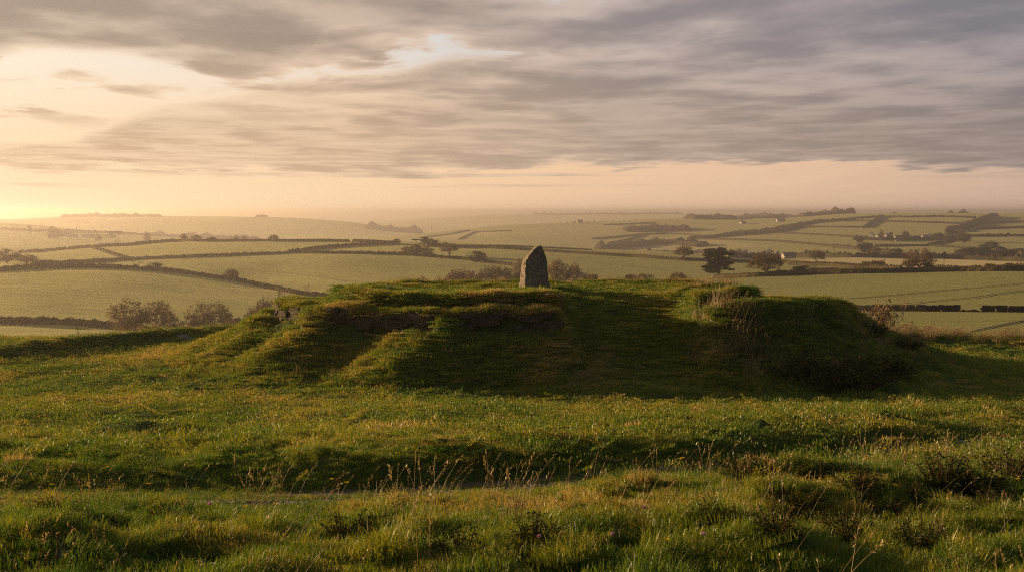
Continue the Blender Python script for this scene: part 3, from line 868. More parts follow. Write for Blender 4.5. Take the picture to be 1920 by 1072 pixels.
def build_turf():
    keys = [('turf', 0), ('turf', 1), ('turf', 2), ('rank', 0), ('rank', 1), ('rank', 2)]
    n = 42000
    x = MX + (rg.random(n) * 2 - 1) * MAX_; y = MY - MAY + rg.random(n) * MAY * 1.72
    r, phi = rho_of(x, y)
    k = (r < 0.995) & (rg.random(n) > bare_on_mound(x, y) * 1.15)
    front = y < MY
    rw = r + rim_wobble(phi, r); k &= ~((wall_here(x) > 0.5) & front & (rw > 0.721) & (rw < 0.760))
    x, y, r, phi = x[k], y[k], r[k], phi[k]
    z = surf_z(x, y); n = len(x)
    slope = (r > 0.73) & (ramp_mask(x, y) < 0.5)
    lip = (np.abs(r + rim_wobble(phi, r) - 0.705) < 0.02)
    rank = rg.random(n) < np.where(slope, 0.25 + 0.5 * ss(-0.2, 0.4, perlin(x * 1.3, y * 1.3, 340)), np.where(lip, 0.65, 0.10))
    rank &= ramp_mask(x, y) < 0.5
    s = np.where(rank, 0.5 + 0.5 * rg.random(n), 0.6 + 0.6 * rg.random(n))
    zs = np.where(rank, 0.7 + 1.0 * ss(-0.1, 0.5, perlin(x * 1.7, y * 1.7, 341)), 0.75) * (0.7 + 0.6 * rg.random(n))
    m2 = 2600; pe = rg.uniform(-1.5, 1.45, m2); re = 0.706 - rim_wobble(pe, 0.706) + rg.normal(size=m2) * 0.008
    xe = MX + MAX_ * re * np.sin(pe); ye = MY - MAY * re * np.cos(pe); ke = ramp_mask(xe, ye) < 0.3
    m3 = 1500; xb = rg.uniform(-6.2, 9.0, m3); yb = MY - 7.5 * 0.985 * np.power(np.maximum(0.02, 1 - (np.abs(xb - 1.35) / 8.5 / 0.985) ** 3), 1 / 3) + rg.normal(size=m3) * 0.10; kb = ramp_mask(xb, yb) < 0.3
    x = np.concatenate([x, xe[ke], xb[kb]]); y = np.concatenate([y, ye[ke], yb[kb]]); q = ke.sum() + kb.sum()
    slope = np.concatenate([slope, np.zeros(q, bool)]); lip = np.concatenate([lip, np.ones(q, bool)]); rank = np.concatenate([rank, np.ones(q, bool)])
    s = np.concatenate([s, 0.35 + 0.35 * rg.random(q)]); zs = np.concatenate([zs, 1.0 + 1.0 * rg.random(q)]); z = surf_z(x, y); n = len(x)
    t = tint_of(x, y) + 0.03 * slope + 0.14 * lip + 0.06 * (ramp_mask(x, y) > 0.5)
    t += 0.16 * ss(0.0, 0.5, perlin(x * 0.8, y * 0.8, 333)) * slope * ss(-1.0, -6.0, x) + 0.10 * ss(0.1, 0.5, perlin(x * 1.5, y * 1.5, 334))
    o = instancer('turf', np.stack([x, y, z - 0.005], -1), np.stack([rg.normal(size=n) * 0.1, rg.normal(size=n) * 0.1, rg.random(n) * 6.283], -1),
                  np.stack([s, s, s * zs], -1), np.clip(t, 0, 1), rg.integers(0, 3, n) + 3 * rank, keys, MOUND)
    o['kind'] = 'stuff'
build_turf()

def build_stems():
    keys = [('stem', 0), ('stem', 1), ('stem', 2), ('hay', 0), ('hay', 1), ('hay', 2)]
    pts, scl, tin, wh = [], [], [], []
    def add(x, y, base, s0, s1):
        n = len(x); s = s0 + (s1 - s0) * rg.random(n)
        pts.append(np.stack([x, y, surf_z(x, y) - 0.01], -1)); scl.append(np.stack([s, s, s], -1)); tin.append(rg.random(n)); wh.append(base + rg.integers(0, 3, n))
    # foreground, thick along the near side of the track
    x, y = scatter(1500, 3.6, 15, p=1.0)
    d = track_d(x, y); dens = 0.13 + 0.6 * np.exp(-((d + 1.6) / 0.8) ** 2) * ss(2.5, 6, x) + 0.2 * np.exp(-((d + 1.2) / 0.8) ** 2)
    k = (d < -0.75) & (rg.random(len(x)) < dens); add(x[k], y[k], 0, 0.55, 1.15)
    # dry fringe along the hill edge, right and left
    x = rg.uniform(15, 32, 420); y = 51.5 - 0.25 * (x - 20) + rg.normal(size=420) * 0.9; add(x, y, 3, 0.6, 1.0)
    x = rg.uniform(-28, -13, 150); y = 44.0 + (x + 21.6) * 1.9 + rg.normal(size=150) * 0.8; k = (y < 54) & (y > 35); add(x[k], y[k], 3, 0.35, 0.7)
    # mound: back lip, right tier, right flank
    x = rg.uniform(-6, 11, 210); y = MY + 4.7 + rg.normal(size=210) * 0.5; add(x, y, 3, 0.25, 0.55)
    x = rg.normal(6.2, 0.9, 40); y = rg.normal(39.9, 0.5, 40); add(x + 2.0, y, 3, 0.4, 0.75)
    x = rg.normal(7.7, 0.55, 34); y = rg.normal(34.4, 0.5, 34); add(x, y, 3, 0.8, 1.35)
    x = rg.uniform(6.8, 17.0, 260); y = rg.uniform(31.5, 42, 260); r = rho_of(x, y)[0]; k = (r > 0.76) & (r < 1.0); add(x[k], y[k], 3, 0.45, 1.0)
    x = rg.uniform(-11, 2, 110); y = rg.uniform(30.5, 37, 110); r = rho_of(x, y)[0]; k = (r > 0.72) & (r < 0.99); add(x[k], y[k], 3, 0.3, 0.7)
    n = sum(len(p) for p in pts)
    o = instancer('dry_grass', np.vstack(pts), np.stack([rg.normal(size=n) * 0.08, rg.normal(size=n) * 0.08, rg.normal(size=n) * 0.9], -1), np.vstack(scl), np.concatenate(tin), np.concatenate(wh), keys)
    tag(o, 'tall pale dry grass stems and tufts standing above the green grass', 'dry grass', kind='stuff')
build_stems()

def build_gravel():
    for k in range(3):
        V, f = lump(40 + k, 8, 5, 1.0, 0.8, 0.55, 0.25, 0.4); me = mesh_from('loose_stone', V, f); me.materials.append(M_ROCK if k else M_DARKROCK); proto(('peb', k), 'loose_stone', me)
    n = 2600; x = rg.uniform(-3.4, 13, n); o = np.where((rg.random(n) < 0.3) & (x > 1.5), 0.55, -0.5); y = track_y(x) + o + rg.normal(size=n) * 0.17
    s = 0.010 + 0.022 * rg.random(n) ** 2; q = instancer('gravel', np.stack([x, y, ground_z(x, y) + 0.016], -1), np.stack([rg.normal(size=n) * .2, rg.normal(size=n) * .2, rg.random(n) * 6.28], -1), np.stack([s, s, s], -1), rg.random(n), rg.integers(0, 3, n), [('peb', 0), ('peb', 1), ('peb', 2)])
    tag(q, 'loose grey gravel stones lying along the track', 'gravel', kind='stuff')
build_gravel()

# ------------------------------------------------------------------ trees
def tubes(segs, sides):
    S = np.array([(*a, *b, r0, r1) for a, b, r0, r1 in segs]); n = len(S)
    p0, p1, r0, r1 = S[:, 0:3], S[:, 3:6], S[:, 6], S[:, 7]
    d = p1 - p0; d /= np.linalg.norm(d, axis=1, keepdims=True) + 1e-9
    ref = np.where(np.abs(d[:, 2:3]) < 0.9, np.array([[0, 0, 1.0]]), np.array([[1.0, 0, 0]]))
    u = np.cross(d, ref); u /= np.linalg.norm(u, axis=1, keepdims=True); v = np.cross(d, u)
    a = np.arange(sides) * 2 * np.pi / sides
    ring = np.cos(a)[None, :, None] * u[:, None] + np.sin(a)[None, :, None] * v[:, None]
    V = np.concatenate([p0[:, None] + ring * r0[:, None, None], p1[:, None] + ring * r1[:, None, None]], 1).reshape(-1, 3)
    b = np.arange(n)[:, None] * 2 * sides; k = np.arange(sides); k2 = (k + 1) % sides
    Fq = np.stack([b + k, b + k2, b + sides + k2, b + sides + k], -1).reshape(-1, 4)
    return V, Fq

def cards(centres, size, seed, flat=0.0, aspect=0.6):
    g = np.random.default_rng(seed); n = len(centres); c = np.asarray(centres)
    a = g.normal(size=(n, 3)); a[:, 2] *= (1 - flat); a /= np.linalg.norm(a, axis=1, keepdims=True)
    b = np.cross(a, g.normal(size=(n, 3))); b /= np.linalg.norm(b, axis=1, keepdims=True)
    s = size * (0.6 + 0.8 * g.random(n))[:, None]
    V = np.stack([c - a * s, c + b * s * aspect, c + a * s, c - b * s * aspect], 1).reshape(-1, 3)
    return V, (np.arange(n)[:, None] * 4 + np.arange(4))

def grow(seed, h, limbs=6, depth=4, kids=3, up=0.12, spread=0.8, trunk=0.24, r=0.035, l0=0.34, stems=1, gnarl=0.25):
    g = random.Random(seed); heavy = []; fine = []; tips = []
    def rv(s): return Vector((g.gauss(0, s), g.gauss(0, s), g.gauss(0, s)))
    def branch(p, d, L, rad, lev):
        k = 2 if lev < 3 else 1
        for i in range(k):
            d = (d + rv(gnarl * 0.5)).normalized()
            q = p + d * L / k; r1 = rad * (0.82 if i < k - 1 else 0.68)
            (heavy if lev < 2 else fine).append((p, q, rad, r1)); p, rad = q, r1
        if lev >= depth:
            tips.append((p, d)); return
        for c in range(kids if lev else limbs):
            out = Vector((p.x, p.y, 0)); out = out.normalized() if out.length > 1e-3 else Vector((0, 0, 0))
            nd = (d * 0.75 + rv(spread * 0.62) + out * 0.22 + Vector((0, 0, up))).normalized()
            nd.z = max(nd.z, -0.05 if p.z > 0.45 * h else 0.12)
            branch(p, nd, L * g.uniform(0.62, 0.88), rad * g.uniform(0.55, 0.8), lev + 1)
    for s in range(stems):
        a = 6.283 * s / stems + g.random()
        base = Vector((math.cos(a), math.sin(a), 0)) * (0.05 * h if stems > 1 else 0)
        d0 = Vector((math.cos(a) * 0.45, math.sin(a) * 0.45, 1)) if stems > 1 else Vector((g.gauss(0, .05), g.gauss(0, .05), 1))
        p1 = base + d0.normalized() * trunk * h
        heavy.append((base - Vector((0, 0, 0.06 * h)), base + (p1 - base) * 0.5, r * h * 1.3, r * h)); heavy.append((base + (p1 - base) * 0.5, p1, r * h, r * h * 0.85))
        for c in range(limbs):
            b = 6.283 * c / limbs + g.uniform(-.4, .4); inc = g.uniform(0.45, 1.6) * spread
            nd = (d0.normalized() * 0.5 + Vector((math.cos(b) * inc, math.sin(b) * inc, g.uniform(0.25, 0.9)))).normalized()
            branch(base + (p1 - base) * g.uniform(0.72, 1.0), nd, l0 * h * g.uniform(0.75, 1.1), r * h * 0.55, 1)
    return heavy, fine, tips

KIND = {}
def norm_pair(tv, cv):
    a = np.vstack([tv, cv]); zt = np.percentile(a[:, 2], 99.7)
    wx = max(np.percentile(np.abs(a[:, 0]), 95), np.percentile(np.abs(a[:, 1]), 95)) * 1.04
    s = np.array([0.5 / wx, 0.5 / wx, 1.0 / zt])
    return tv * s, cv * s

def reg(key, tv, tf, cv, cf, bark, leaf, flat_leaf=True):
    tv, cv = norm_pair(np.asarray(tv), np.asarray(cv))
    t = mesh_from('trunk', tv, tf); t.materials.append(bark)
    c = mesh_from('crown', cv, cf, False); c.materials.append(leaf)
    KIND.setdefault(key, []).append((t, c))

def make_bare(seed, key='bare', leaf=M_TWIG, nleaf=0.0, h=9.0, rtw=0.036, **kw):
    heavy, fine, tips = grow(seed, h, **kw)
    g = random.Random(seed + 1); tw = []
    for p, d in tips:
        for k in range(7):
            q = p + (d * 0.6 + Vector((g.gauss(0, .6), g.gauss(0, .6), g.gauss(0.1, .5)))).normalized() * h * g.uniform(0.04, 0.10)
            tw.append((p, q, rtw, rtw * 0.5))
    tv, tf = tubes(heavy, 6)
    cv, cf = tubes([(a, b, max(x, rtw * 1.2), max(y, rtw)) for a, b, x, y in fine] + tw, 3)
    if nleaf:
        c = [tuple(Vector(q) + Vector((g.gauss(0, .12), g.gauss(0, .12), g.gauss(0, .12)))) for _, q, _, _ in tw for _ in range(1) if g.random() < nleaf]
        lv, lf = cards(c, 0.26 * h / 9, seed); cf = np.vstack([cf, lf + len(cv)]); cv = np.vstack([cv, lv])
    reg(key, tv, tf, cv, cf, M_BARK, leaf)

for s in (1, 2, 3): make_bare(s, 'bare', limbs=9, kids=4, depth=4, spread=0.95, up=0.10, trunk=0.16, l0=0.30)
for s in (11, 12): make_bare(s, 'oak', M_LEAF_BROWN, 0.35, limbs=9, kids=4, depth=4, spread=0.95, trunk=0.2, up=0.02)
for s in (21, 22): make_bare(s, 'low', M_TWIG, 0.3, h=4.5, limbs=6, kids=4, depth=4, spread=1.1, trunk=0.12, up=0.0, stems=3, r=0.022)
for s in (31, 32): make_bare(s, 'sparse', M_TWIG, 0.05, h=5, limbs=4, kids=2, depth=3, spread=0.6, trunk=0.3, up=0.3, r=0.024, rtw=0.022, stems=2)
make_bare(41, 'thorn', M_TWIG, 0.35, h=4.2, limbs=6, kids=3, depth=4, spread=1.15, trunk=0.15, up=0.05, stems=3, r=0.02, gnarl=0.5, rtw=0.012)

def make_leafy(seed, key, leaf, h, clumps, per, size, shape, trunk_h=0.3, flat=0.0, r=0.03):
    g = np.random.default_rng(seed); segs = []; C_ = []
    top = Vector((g.normal() * .02 * h, g.normal() * .02 * h, trunk_h * h))
    segs.append((Vector((0, 0, -.05 * h)), top * 0.5, r * h * 1.2, r * h)); segs.append((top * 0.5, top, r * h, r * h * .8))
    for c, rad in shape(g, clumps):
        c = np.array(c) * h
        mid = np.array(top) * 0.55 + c * 0.45 + g.normal(size=3) * .03 * h
        segs.append((top, Vector(mid), r * h * .5, r * h * .3)); segs.append((Vector(mid), Vector(c), r * h * .3, r * h * .1))
        v = g.normal(size=(per, 3)); v /= np.linalg.norm(v, axis=1, keepdims=True)
        v *= (g.random(per) ** 0.4)[:, None] * rad * h * np.array([1, 1, 1 - flat]); C_.append(c + v)
    tv, tf = tubes(segs, 6); cv, cf = cards(np.vstack(C_), size, seed)
    reg(key, tv, tf, cv, cf, M_BARK, leaf)

def dome(wid, zc, zr, rad):
    def f(g, n):
        out = []
        for k in range(n):
            v = g.normal(size=3); v /= np.linalg.norm(v); v *= 0.45 + 0.55 * g.random() ** 0.5
            out.append(((v[0] * wid, v[1] * wid, zc + v[2] * zr), rad * (0.6 + 0.8 * g.random())))
        return out
    return f
def pine_shape(g, n):
    out = []
    for k in range(n):
        z = 0.25 + 0.70 * g.random(); w = 0.42 * min(1, (1.06 - z) * 2.2) * (0.75 + 0.25 * math.sin(z * 9)); a = g.random() * 6.283; rr = w * math.sqrt(g.random())
        out.append(((rr * math.cos(a), rr * math.sin(a), z), 0.10 * (0.6 + 0.7 * g.random())))
    return out
for s in (51, 52): make_leafy(s, 'round', M_LEAF_OLIVE, 8, 64, 60, 0.20, dome(.36, .53, .42, .12), 0.2)
for s in (53, 54): make_leafy(s, 'russet', M_LEAF_BROWN, 8, 60, 50, 0.18, dome(.37, .52, .42, .12), 0.2)
for s in (55, 56): make_leafy(s, 'bush', M_LEAF_OLIVE, 3, 40, 55, 0.10, dome(.45, .42, .42, .17), 0.1)
for s in (57, 58): make_leafy(s, 'evergreen', M_NEEDLE, 5, 46, 60, 0.15, dome(.40, .48, .42, .15), 0.15)
for s in (59, 60): make_leafy(s, 'pine', M_NEEDLE, 12, 64, 60, 0.30, pine_shape, 0.7, 0.55, 0.022)
for s in (61,): make_leafy(s, 'flat', M_NEEDLE, 7, 26, 60, 0.22, dome(.48, .84, .12, .12), 0.6, 0.5, 0.025)

trng = random.Random(5)
def tree(kind, px, top, w, label, base=None, D=None, d0=90, d1=16800, name=None, group=None, cat='tree'):
    if D is None:
        x, y, z = far_hit(px, base, d0, d1)
    else:
        sx, _ = ray(px, top); x, y = sx * D, D; z = float(valley_z(x, y))
    ht = ray(px, top)[1] * y - z
    wd = w / F * y
    ms = KIND[kind]; t, c = ms[trng.randrange(len(ms))]
    nm = name or {'bush': 'bush', 'low': 'shrub', 'evergreen': 'evergreen_bush', 'pine': 'pine_tree', 'thorn': 'thorn_tree', 'sparse': 'sapling'}.get(kind, 'tree')
    o = empty(nm, (x, y, z - 0.02 * ht), trng.uniform(0, 6.28), (wd, wd, ht))
    link('trunk', t, None, o); link('crown', c, None, o)
    tag(o, label, cat, group)
    return o

# left valley
tree('russet', 238, 560, 66, 'dense rounded leafy tree, left of two bare-branched trees in the valley', D=268)
tree('bare', 292, 562, 66, 'tall bare tree touching the dense leafy tree at its left', D=272)
tree('bare', 318, 590, 40, 'small bare tree tucked under the taller bare tree at the valley hedge', D=268)
tree('bare', 390, 566, 86, 'broad fan-shaped bare tree standing alone left of the mound', D=265)
tree('bare', 505, 546, 76, 'bare twiggy tree rising just behind the left stone corner of the mound', D=262)
tree('low', 452, 592, 60, 'low brown scrub between the fan-shaped bare tree and the mound', D=255, cat='shrub')
tree('sparse', 575, 532, 30, 'little dark bush at the lower end of the sloping field hedge', D=420, cat='shrub')
tree('russet', 12, 466, 46, 'large mottled leafy tree cut by the left picture edge', D=560)
tree('russet', 50, 477, 40, 'mottled leafy tree next to the large one at the left edge', D=560)
tree('bush', 84, 487, 26, 'low bush at the right foot of the mottled leafy trees', D=565, cat='bush')
tree('sparse', 255, 484, 22, 'thin bare hedge tree left of the dark round evergreen', base=505, d0=350, d1=700, cat='tree')
tree('evergreen', 291, 492, 24, 'dark round evergreen bush growing on the long field hedge', base=506, d0=350, d1=700, cat='bush')
tree('oak', 432, 503, 32, 'twin-crowned oak growing on the sloping field hedge', base=527, d0=350, d1=700)
tree('sparse', 218, 449, 16, 'thin bare shrub on the upper left field hedge', base=462, d0=600, d1=1100, cat='shrub')
tree('low', 196, 456, 22, 'flat low bush beside the thin bare shrub on the upper left hedge', base=463, d0=600, d1=1100, cat='bush')
tree('bush', 148, 460, 8, 'tiny bush on the left part of the upper left hedge', base=464, d0=600, d1=1100, cat='bush')
tree('oak', 345, 438, 15, 'round hazy tree, leftmost of three on the skyline hedge', base=453, d0=700, d1=1200)
tree('russet', 368, 441, 20, 'low wide hazy tree, middle of three on the skyline hedge', base=453, d0=700, d1=1200)
tree('evergreen', 397, 444, 16, 'dark dome bush, rightmost of three on the skyline hedge', base=453, d0=700, d1=1200, cat='bush')
tree('oak', 512, 440, 18, 'lone dark tree standing on the level skyline hedge', base=452.5, d0=800, d1=1200)
tree('sparse', 80, 419, 15, 'vase-shaped bare tree on the hazy farm ridge', D=1900)
tree('russet', 98, 424, 16, 'pale round tree next to the vase-shaped bare tree on the farm ridge', D=1850)
tree('bush', 55, 423, 8, 'small bush on the crest left of the vase-shaped tree', D=1900, cat='bush')
tree('evergreen', 105, 431, 26, 'dark broad tree at the left end of the hazy farmstead', D=1700)
tree('evergreen', 184, 439, 12, 'dark upright tree in front of the long farm buildings', D=1640)
tree('flat', 208, 433, 14, 'flat-topped tree behind the right end of the farmstead', D=1750)
tree('flat', 222, 433, 14, 'second flat-topped tree at the right end of the farmstead', D=1750)
tree('evergreen', 276, 435, 12, 'dark hedge tree on the ridge right of the farmstead', D=1700)
tree('round', 443, 440, 11, 'pale misty tree, left of two beyond the skyline hedge', D=1500)
tree('round', 457, 442, 12, 'pale misty tree, right of two beyond the skyline hedge', D=1500)
# centre
tree('evergreen', 744, 448, 13, 'dark conical bush at the meeting of hedges left of the dark clump', base=457, d0=780, d1=1200, cat='bush')
tree('flat', 780, 448, 15, 'small flat-topped tree left of the dark skyline clump', base=457, d0=780, d1=1200)
tree('pine', 797, 444, 18, 'tallest dark windswept tree of the skyline clump', base=462, d0=700, d1=1200)
tree('evergreen', 808, 447, 12, 'dark upright tree in the middle of the skyline clump', base=462, d0=700, d1=1200)
tree('evergreen', 818, 450, 12, 'dark tree at the right end of the skyline clump', base=462, d0=700, d1=1200)
tree('bush', 835, 455, 16, 'low dark bush trailing off the skyline clump', base=463, d0=700, d1=1200, cat='bush')
tree('bare', 843, 452, 36, 'bare spreading tree below the dark skyline clump', base=481, d0=560, d1=1000)
tree('russet', 762, 462, 22, 'brown tree, leftmost of the three below the skyline clump', base=478, d0=560, d1=1000)
tree('round', 780, 458, 22, 'darkest middle tree of the three below the skyline clump', base=480, d0=560, d1=1000)
tree('russet', 800, 463, 26, 'wide brown tree, rightmost of the three below the skyline clump', base=480, d0=560, d1=1000)
tree('sparse', 744, 466, 12, 'thin little tree left of the three brown hedge trees', base=478, d0=560, d1=1000)
tree('evergreen', 896, 471, 30, 'broad pyramid-shaped evergreen on the hedge left of the standing stone', base=491, d0=500, d1=1000)
tree('low', 866, 505, 62, 'bare domed tree behind the mound, left of the reddish one', D=500)
tree('oak', 936, 498, 74, 'reddish domed tree behind the mound just left of the standing stone', D=505)
tree('low', 788, 519, 26, 'bare twig tops showing over the left part of the mound rim', D=500)
tree('russet', 975, 486, 26, 'dark tree half hidden behind the left edge of the standing stone', D=520)
tree('russet', 1044, 487, 40, 'dense brown tree touching the right edge of the standing stone', D=480)
tree('bare', 1074, 491, 34, 'bare round tree right of the dense brown tree by the stone', D=480)
tree('low', 1100, 512, 44, 'low scrub tailing off to the right of the trees by the stone', D=470)
tree('bush', 1200, 513, 54, 'low dark bush peeping over the mound rim right of the stone', D=470)
tree('oak', 1272, 510, 36, 'small russet tree at the rim left of the tall pine', D=470)
# right
tree('oak', 1281, 460, 32, 'compact dark tree at the end of the long straight hedge', base=488, d0=500, d1=800)
tree('pine', 1346, 470, 56, 'tallest dark pine tree standing in front of two flat-topped trees', base=521, d0=330, d1=600)
tree('flat', 1333, 465, 26, 'flat-topped tree behind the left side of the tall pine', D=640)
tree('flat', 1354, 463, 16, 'small flat-topped tree behind the top of the tall pine', D=640)
tree('oak', 1437, 474, 62, 'spreading round-crowned oak right of the tall pine', base=515, d0=330, d1=620)
tree('oak', 1530, 468, 36, 'lone umbrella-shaped oak at the edge of the pale stubble field', base=493, d0=480, d1=900)
tree('evergreen', 1506, 498, 36, 'low dark windswept evergreen on the dark hedge', base=511, d0=400, d1=620, cat='bush')
tree('low', 1552, 501, 56, 'brown thicket on the dark hedge right of the windswept evergreen', base=511, d0=400, d1=620, cat='shrub')
tree('bush', 1590, 503, 40, 'green bush at the right end of the thicket on the dark hedge', base=511, d0=400, d1=620, cat='bush')
tree('bare', 1724, 465, 48, 'large fan-crowned bare tree on the dark hedge at the right', base=507, d0=400, d1=620)
tree('oak', 1706, 486, 28, 'smaller brown tree leaning at the left foot of the fan-crowned tree', base=507, d0=400, d1=620)
tree('evergreen', 1739, 492, 26, 'dark rounded bush at the right foot of the fan-crowned tree', base=507, d0=400, d1=620, cat='bush')
tree('bush', 1625, 490, 20, 'dark bush left of the feathery pale one by the stubble field', base=502, d0=420, d1=900, cat='bush')
tree('low', 1645, 488, 26, 'feathery pale bare bush in front of the stubble field', base=501, d0=420, d1=900, cat='bush')
tree('sparse', 1832, 497, 9, 'tiny lone sapling in front of the stubble field', base=505, d0=420, d1=700, cat='sapling')
tree('bush', 1856, 494, 20, 'dark bush, first of the row at the right end of the stubble field', base=506, d0=420, d1=700, cat='bush')
tree('low', 1874, 496, 18, 'thin bush, second of the row at the right end of the stubble field', base=506, d0=420, d1=700, cat='bush')
tree('round', 1893, 493, 24, 'round bush, third of the row at the right end of the stubble field', base=506, d0=420, d1=700, cat='bush')
tree('russet', 1913, 492, 24, 'russet bush cut by the right picture edge by the stubble field', base=506, d0=420, d1=700, cat='bush')
tree('round', 1682, 465, 17, 'round dark tree standing alone in the pale green valley field', D=1050)
tree('round', 1858, 452, 22, 'tallest dark tree of the wood at the right valley side', D=1250)
tree('russet', 1844, 460, 16, 'reddish tree left of the tallest one in the right valley wood', D=1250)
tree('russet', 1866, 463, 24, 'rounded tree below the tallest one in the right valley wood', D=1150)
tree('round', 1885, 467, 26, 'bushy mid tree of the right valley wood', D=1080)
tree('russet', 1905, 466, 32, 'wide russet tree of the right valley wood near the picture edge', D=1080)
tree('russet', 1866, 475, 22, 'orange-brown tree at the foot of the right valley wood', D=1020)
tree('russet', 1921, 480, 18, 'low reddish tree cut by the right picture edge below the wood', D=980)
tree('round', 1622, 454, 26, 'dark round tree left of centre below the hamlet', D=1150)
tree('russet', 1641, 463, 20, 'brown tree next below the dark round one under the hamlet', D=1080)
tree('russet', 1660, 470, 18, 'brown tree above the left part of the stubble field', D=980)
tree('evergreen', 1751, 473, 11, 'conical dark tree on the far side of the stubble field', D=980)
tree('bush', 1782, 475, 11, 'rounded tree on the far side of the stubble field', D=980)
for px, top, w, D, kd, lb in ((1653, 430, 9, 1560, 'russet', 'brown tree rising above the left white houses of the hamlet'), (1670, 435, 8, 1560, 'evergreen', 'narrow dark tree between the white houses of the hamlet'),
        (1698, 433, 12, 1580, 'round', 'rounded tree behind the middle of the hamlet'), (1612, 442, 12, 1500, 'round', 'dark tree at the left end of the hamlet'),
        (1760, 436, 18, 1540, 'round', 'broad tree at the right end of the hamlet'), (1783, 428, 20, 1650, 'round', 'large dark tree at the foot of the wooded gully'),
        (1800, 429, 18, 1680, 'russet', 'brown tree in the lower wooded gully'), (1780, 441, 18, 1450, 'round', 'dark tree below the large one at the foot of the gully'),
        (1808, 437, 22, 1480, 'round', 'wide dark tree right of the gully foot'), (1822, 421, 14, 1900, 'round', 'tree halfway up the wooded gully'),
        (1836, 416, 14, 2050, 'round', 'tree in the upper wooded gully'), (1848, 410, 14, 2250, 'russet', 'brown tree near the top of the wooded gully'),
        (1862, 401, 16, 2650, 'round', 'tree crowning the top of the wooded gully'), (1678, 398, 9, 2750, 'evergreen', 'dark bush on the summit of the right hill'),
        (1721, 402, 4, 2750, 'evergreen', 'tiny lone tree right of the summit of the right hill'), (1829, 402, 4, 2750, 'evergreen', 'tiny lone tree near the wooded crest')):
    tree(kd, px, top, w, lb, D=D)
# near the hilltop
def near_tree(kind, px, top, w, D, label, cat='tree', zoff=0.0):
    sx, sz = ray(px, top); x, y = sx * D, D; z = max(float(surf_z(x, y)) if D < 70 else float(valley_z(x, y)), -999) + zoff
    ht = sz * D - z; wd = w / F * D
    t, c = KIND[kind][0]
    o = empty({'thorn': 'hawthorn_bush', 'sparse': 'sapling'}.get(kind, 'tree'), (x, y, z), 1.1, (wd, wd, ht))
    link('trunk', t, None, o); link('crown', c, None, o); return tag(o, label, cat)
near_tree('thorn', 1640, 562, 84, 66, 'wind-bent thorny brown bush on the slope right of the mound', 'bush', 2.2)
near_tree('sparse', 1692, 551, 28, 172, 'slender bare sapling beside the broken field wall', 'sapling')
for px, top, w, lb in ((1690, 603, 60, 'low dark scrub beneath the hawthorn at the right hill edge'), (1735, 606, 46, 'brown scrub right of the low dark scrub at the hill edge'), (1790, 612, 40, 'small round scrub bush farthest right along the hill edge')):
    o = near_tree('thorn', px, top, w, 62, lb, 'bush', 1.0); o.name = 'scrub_bush'

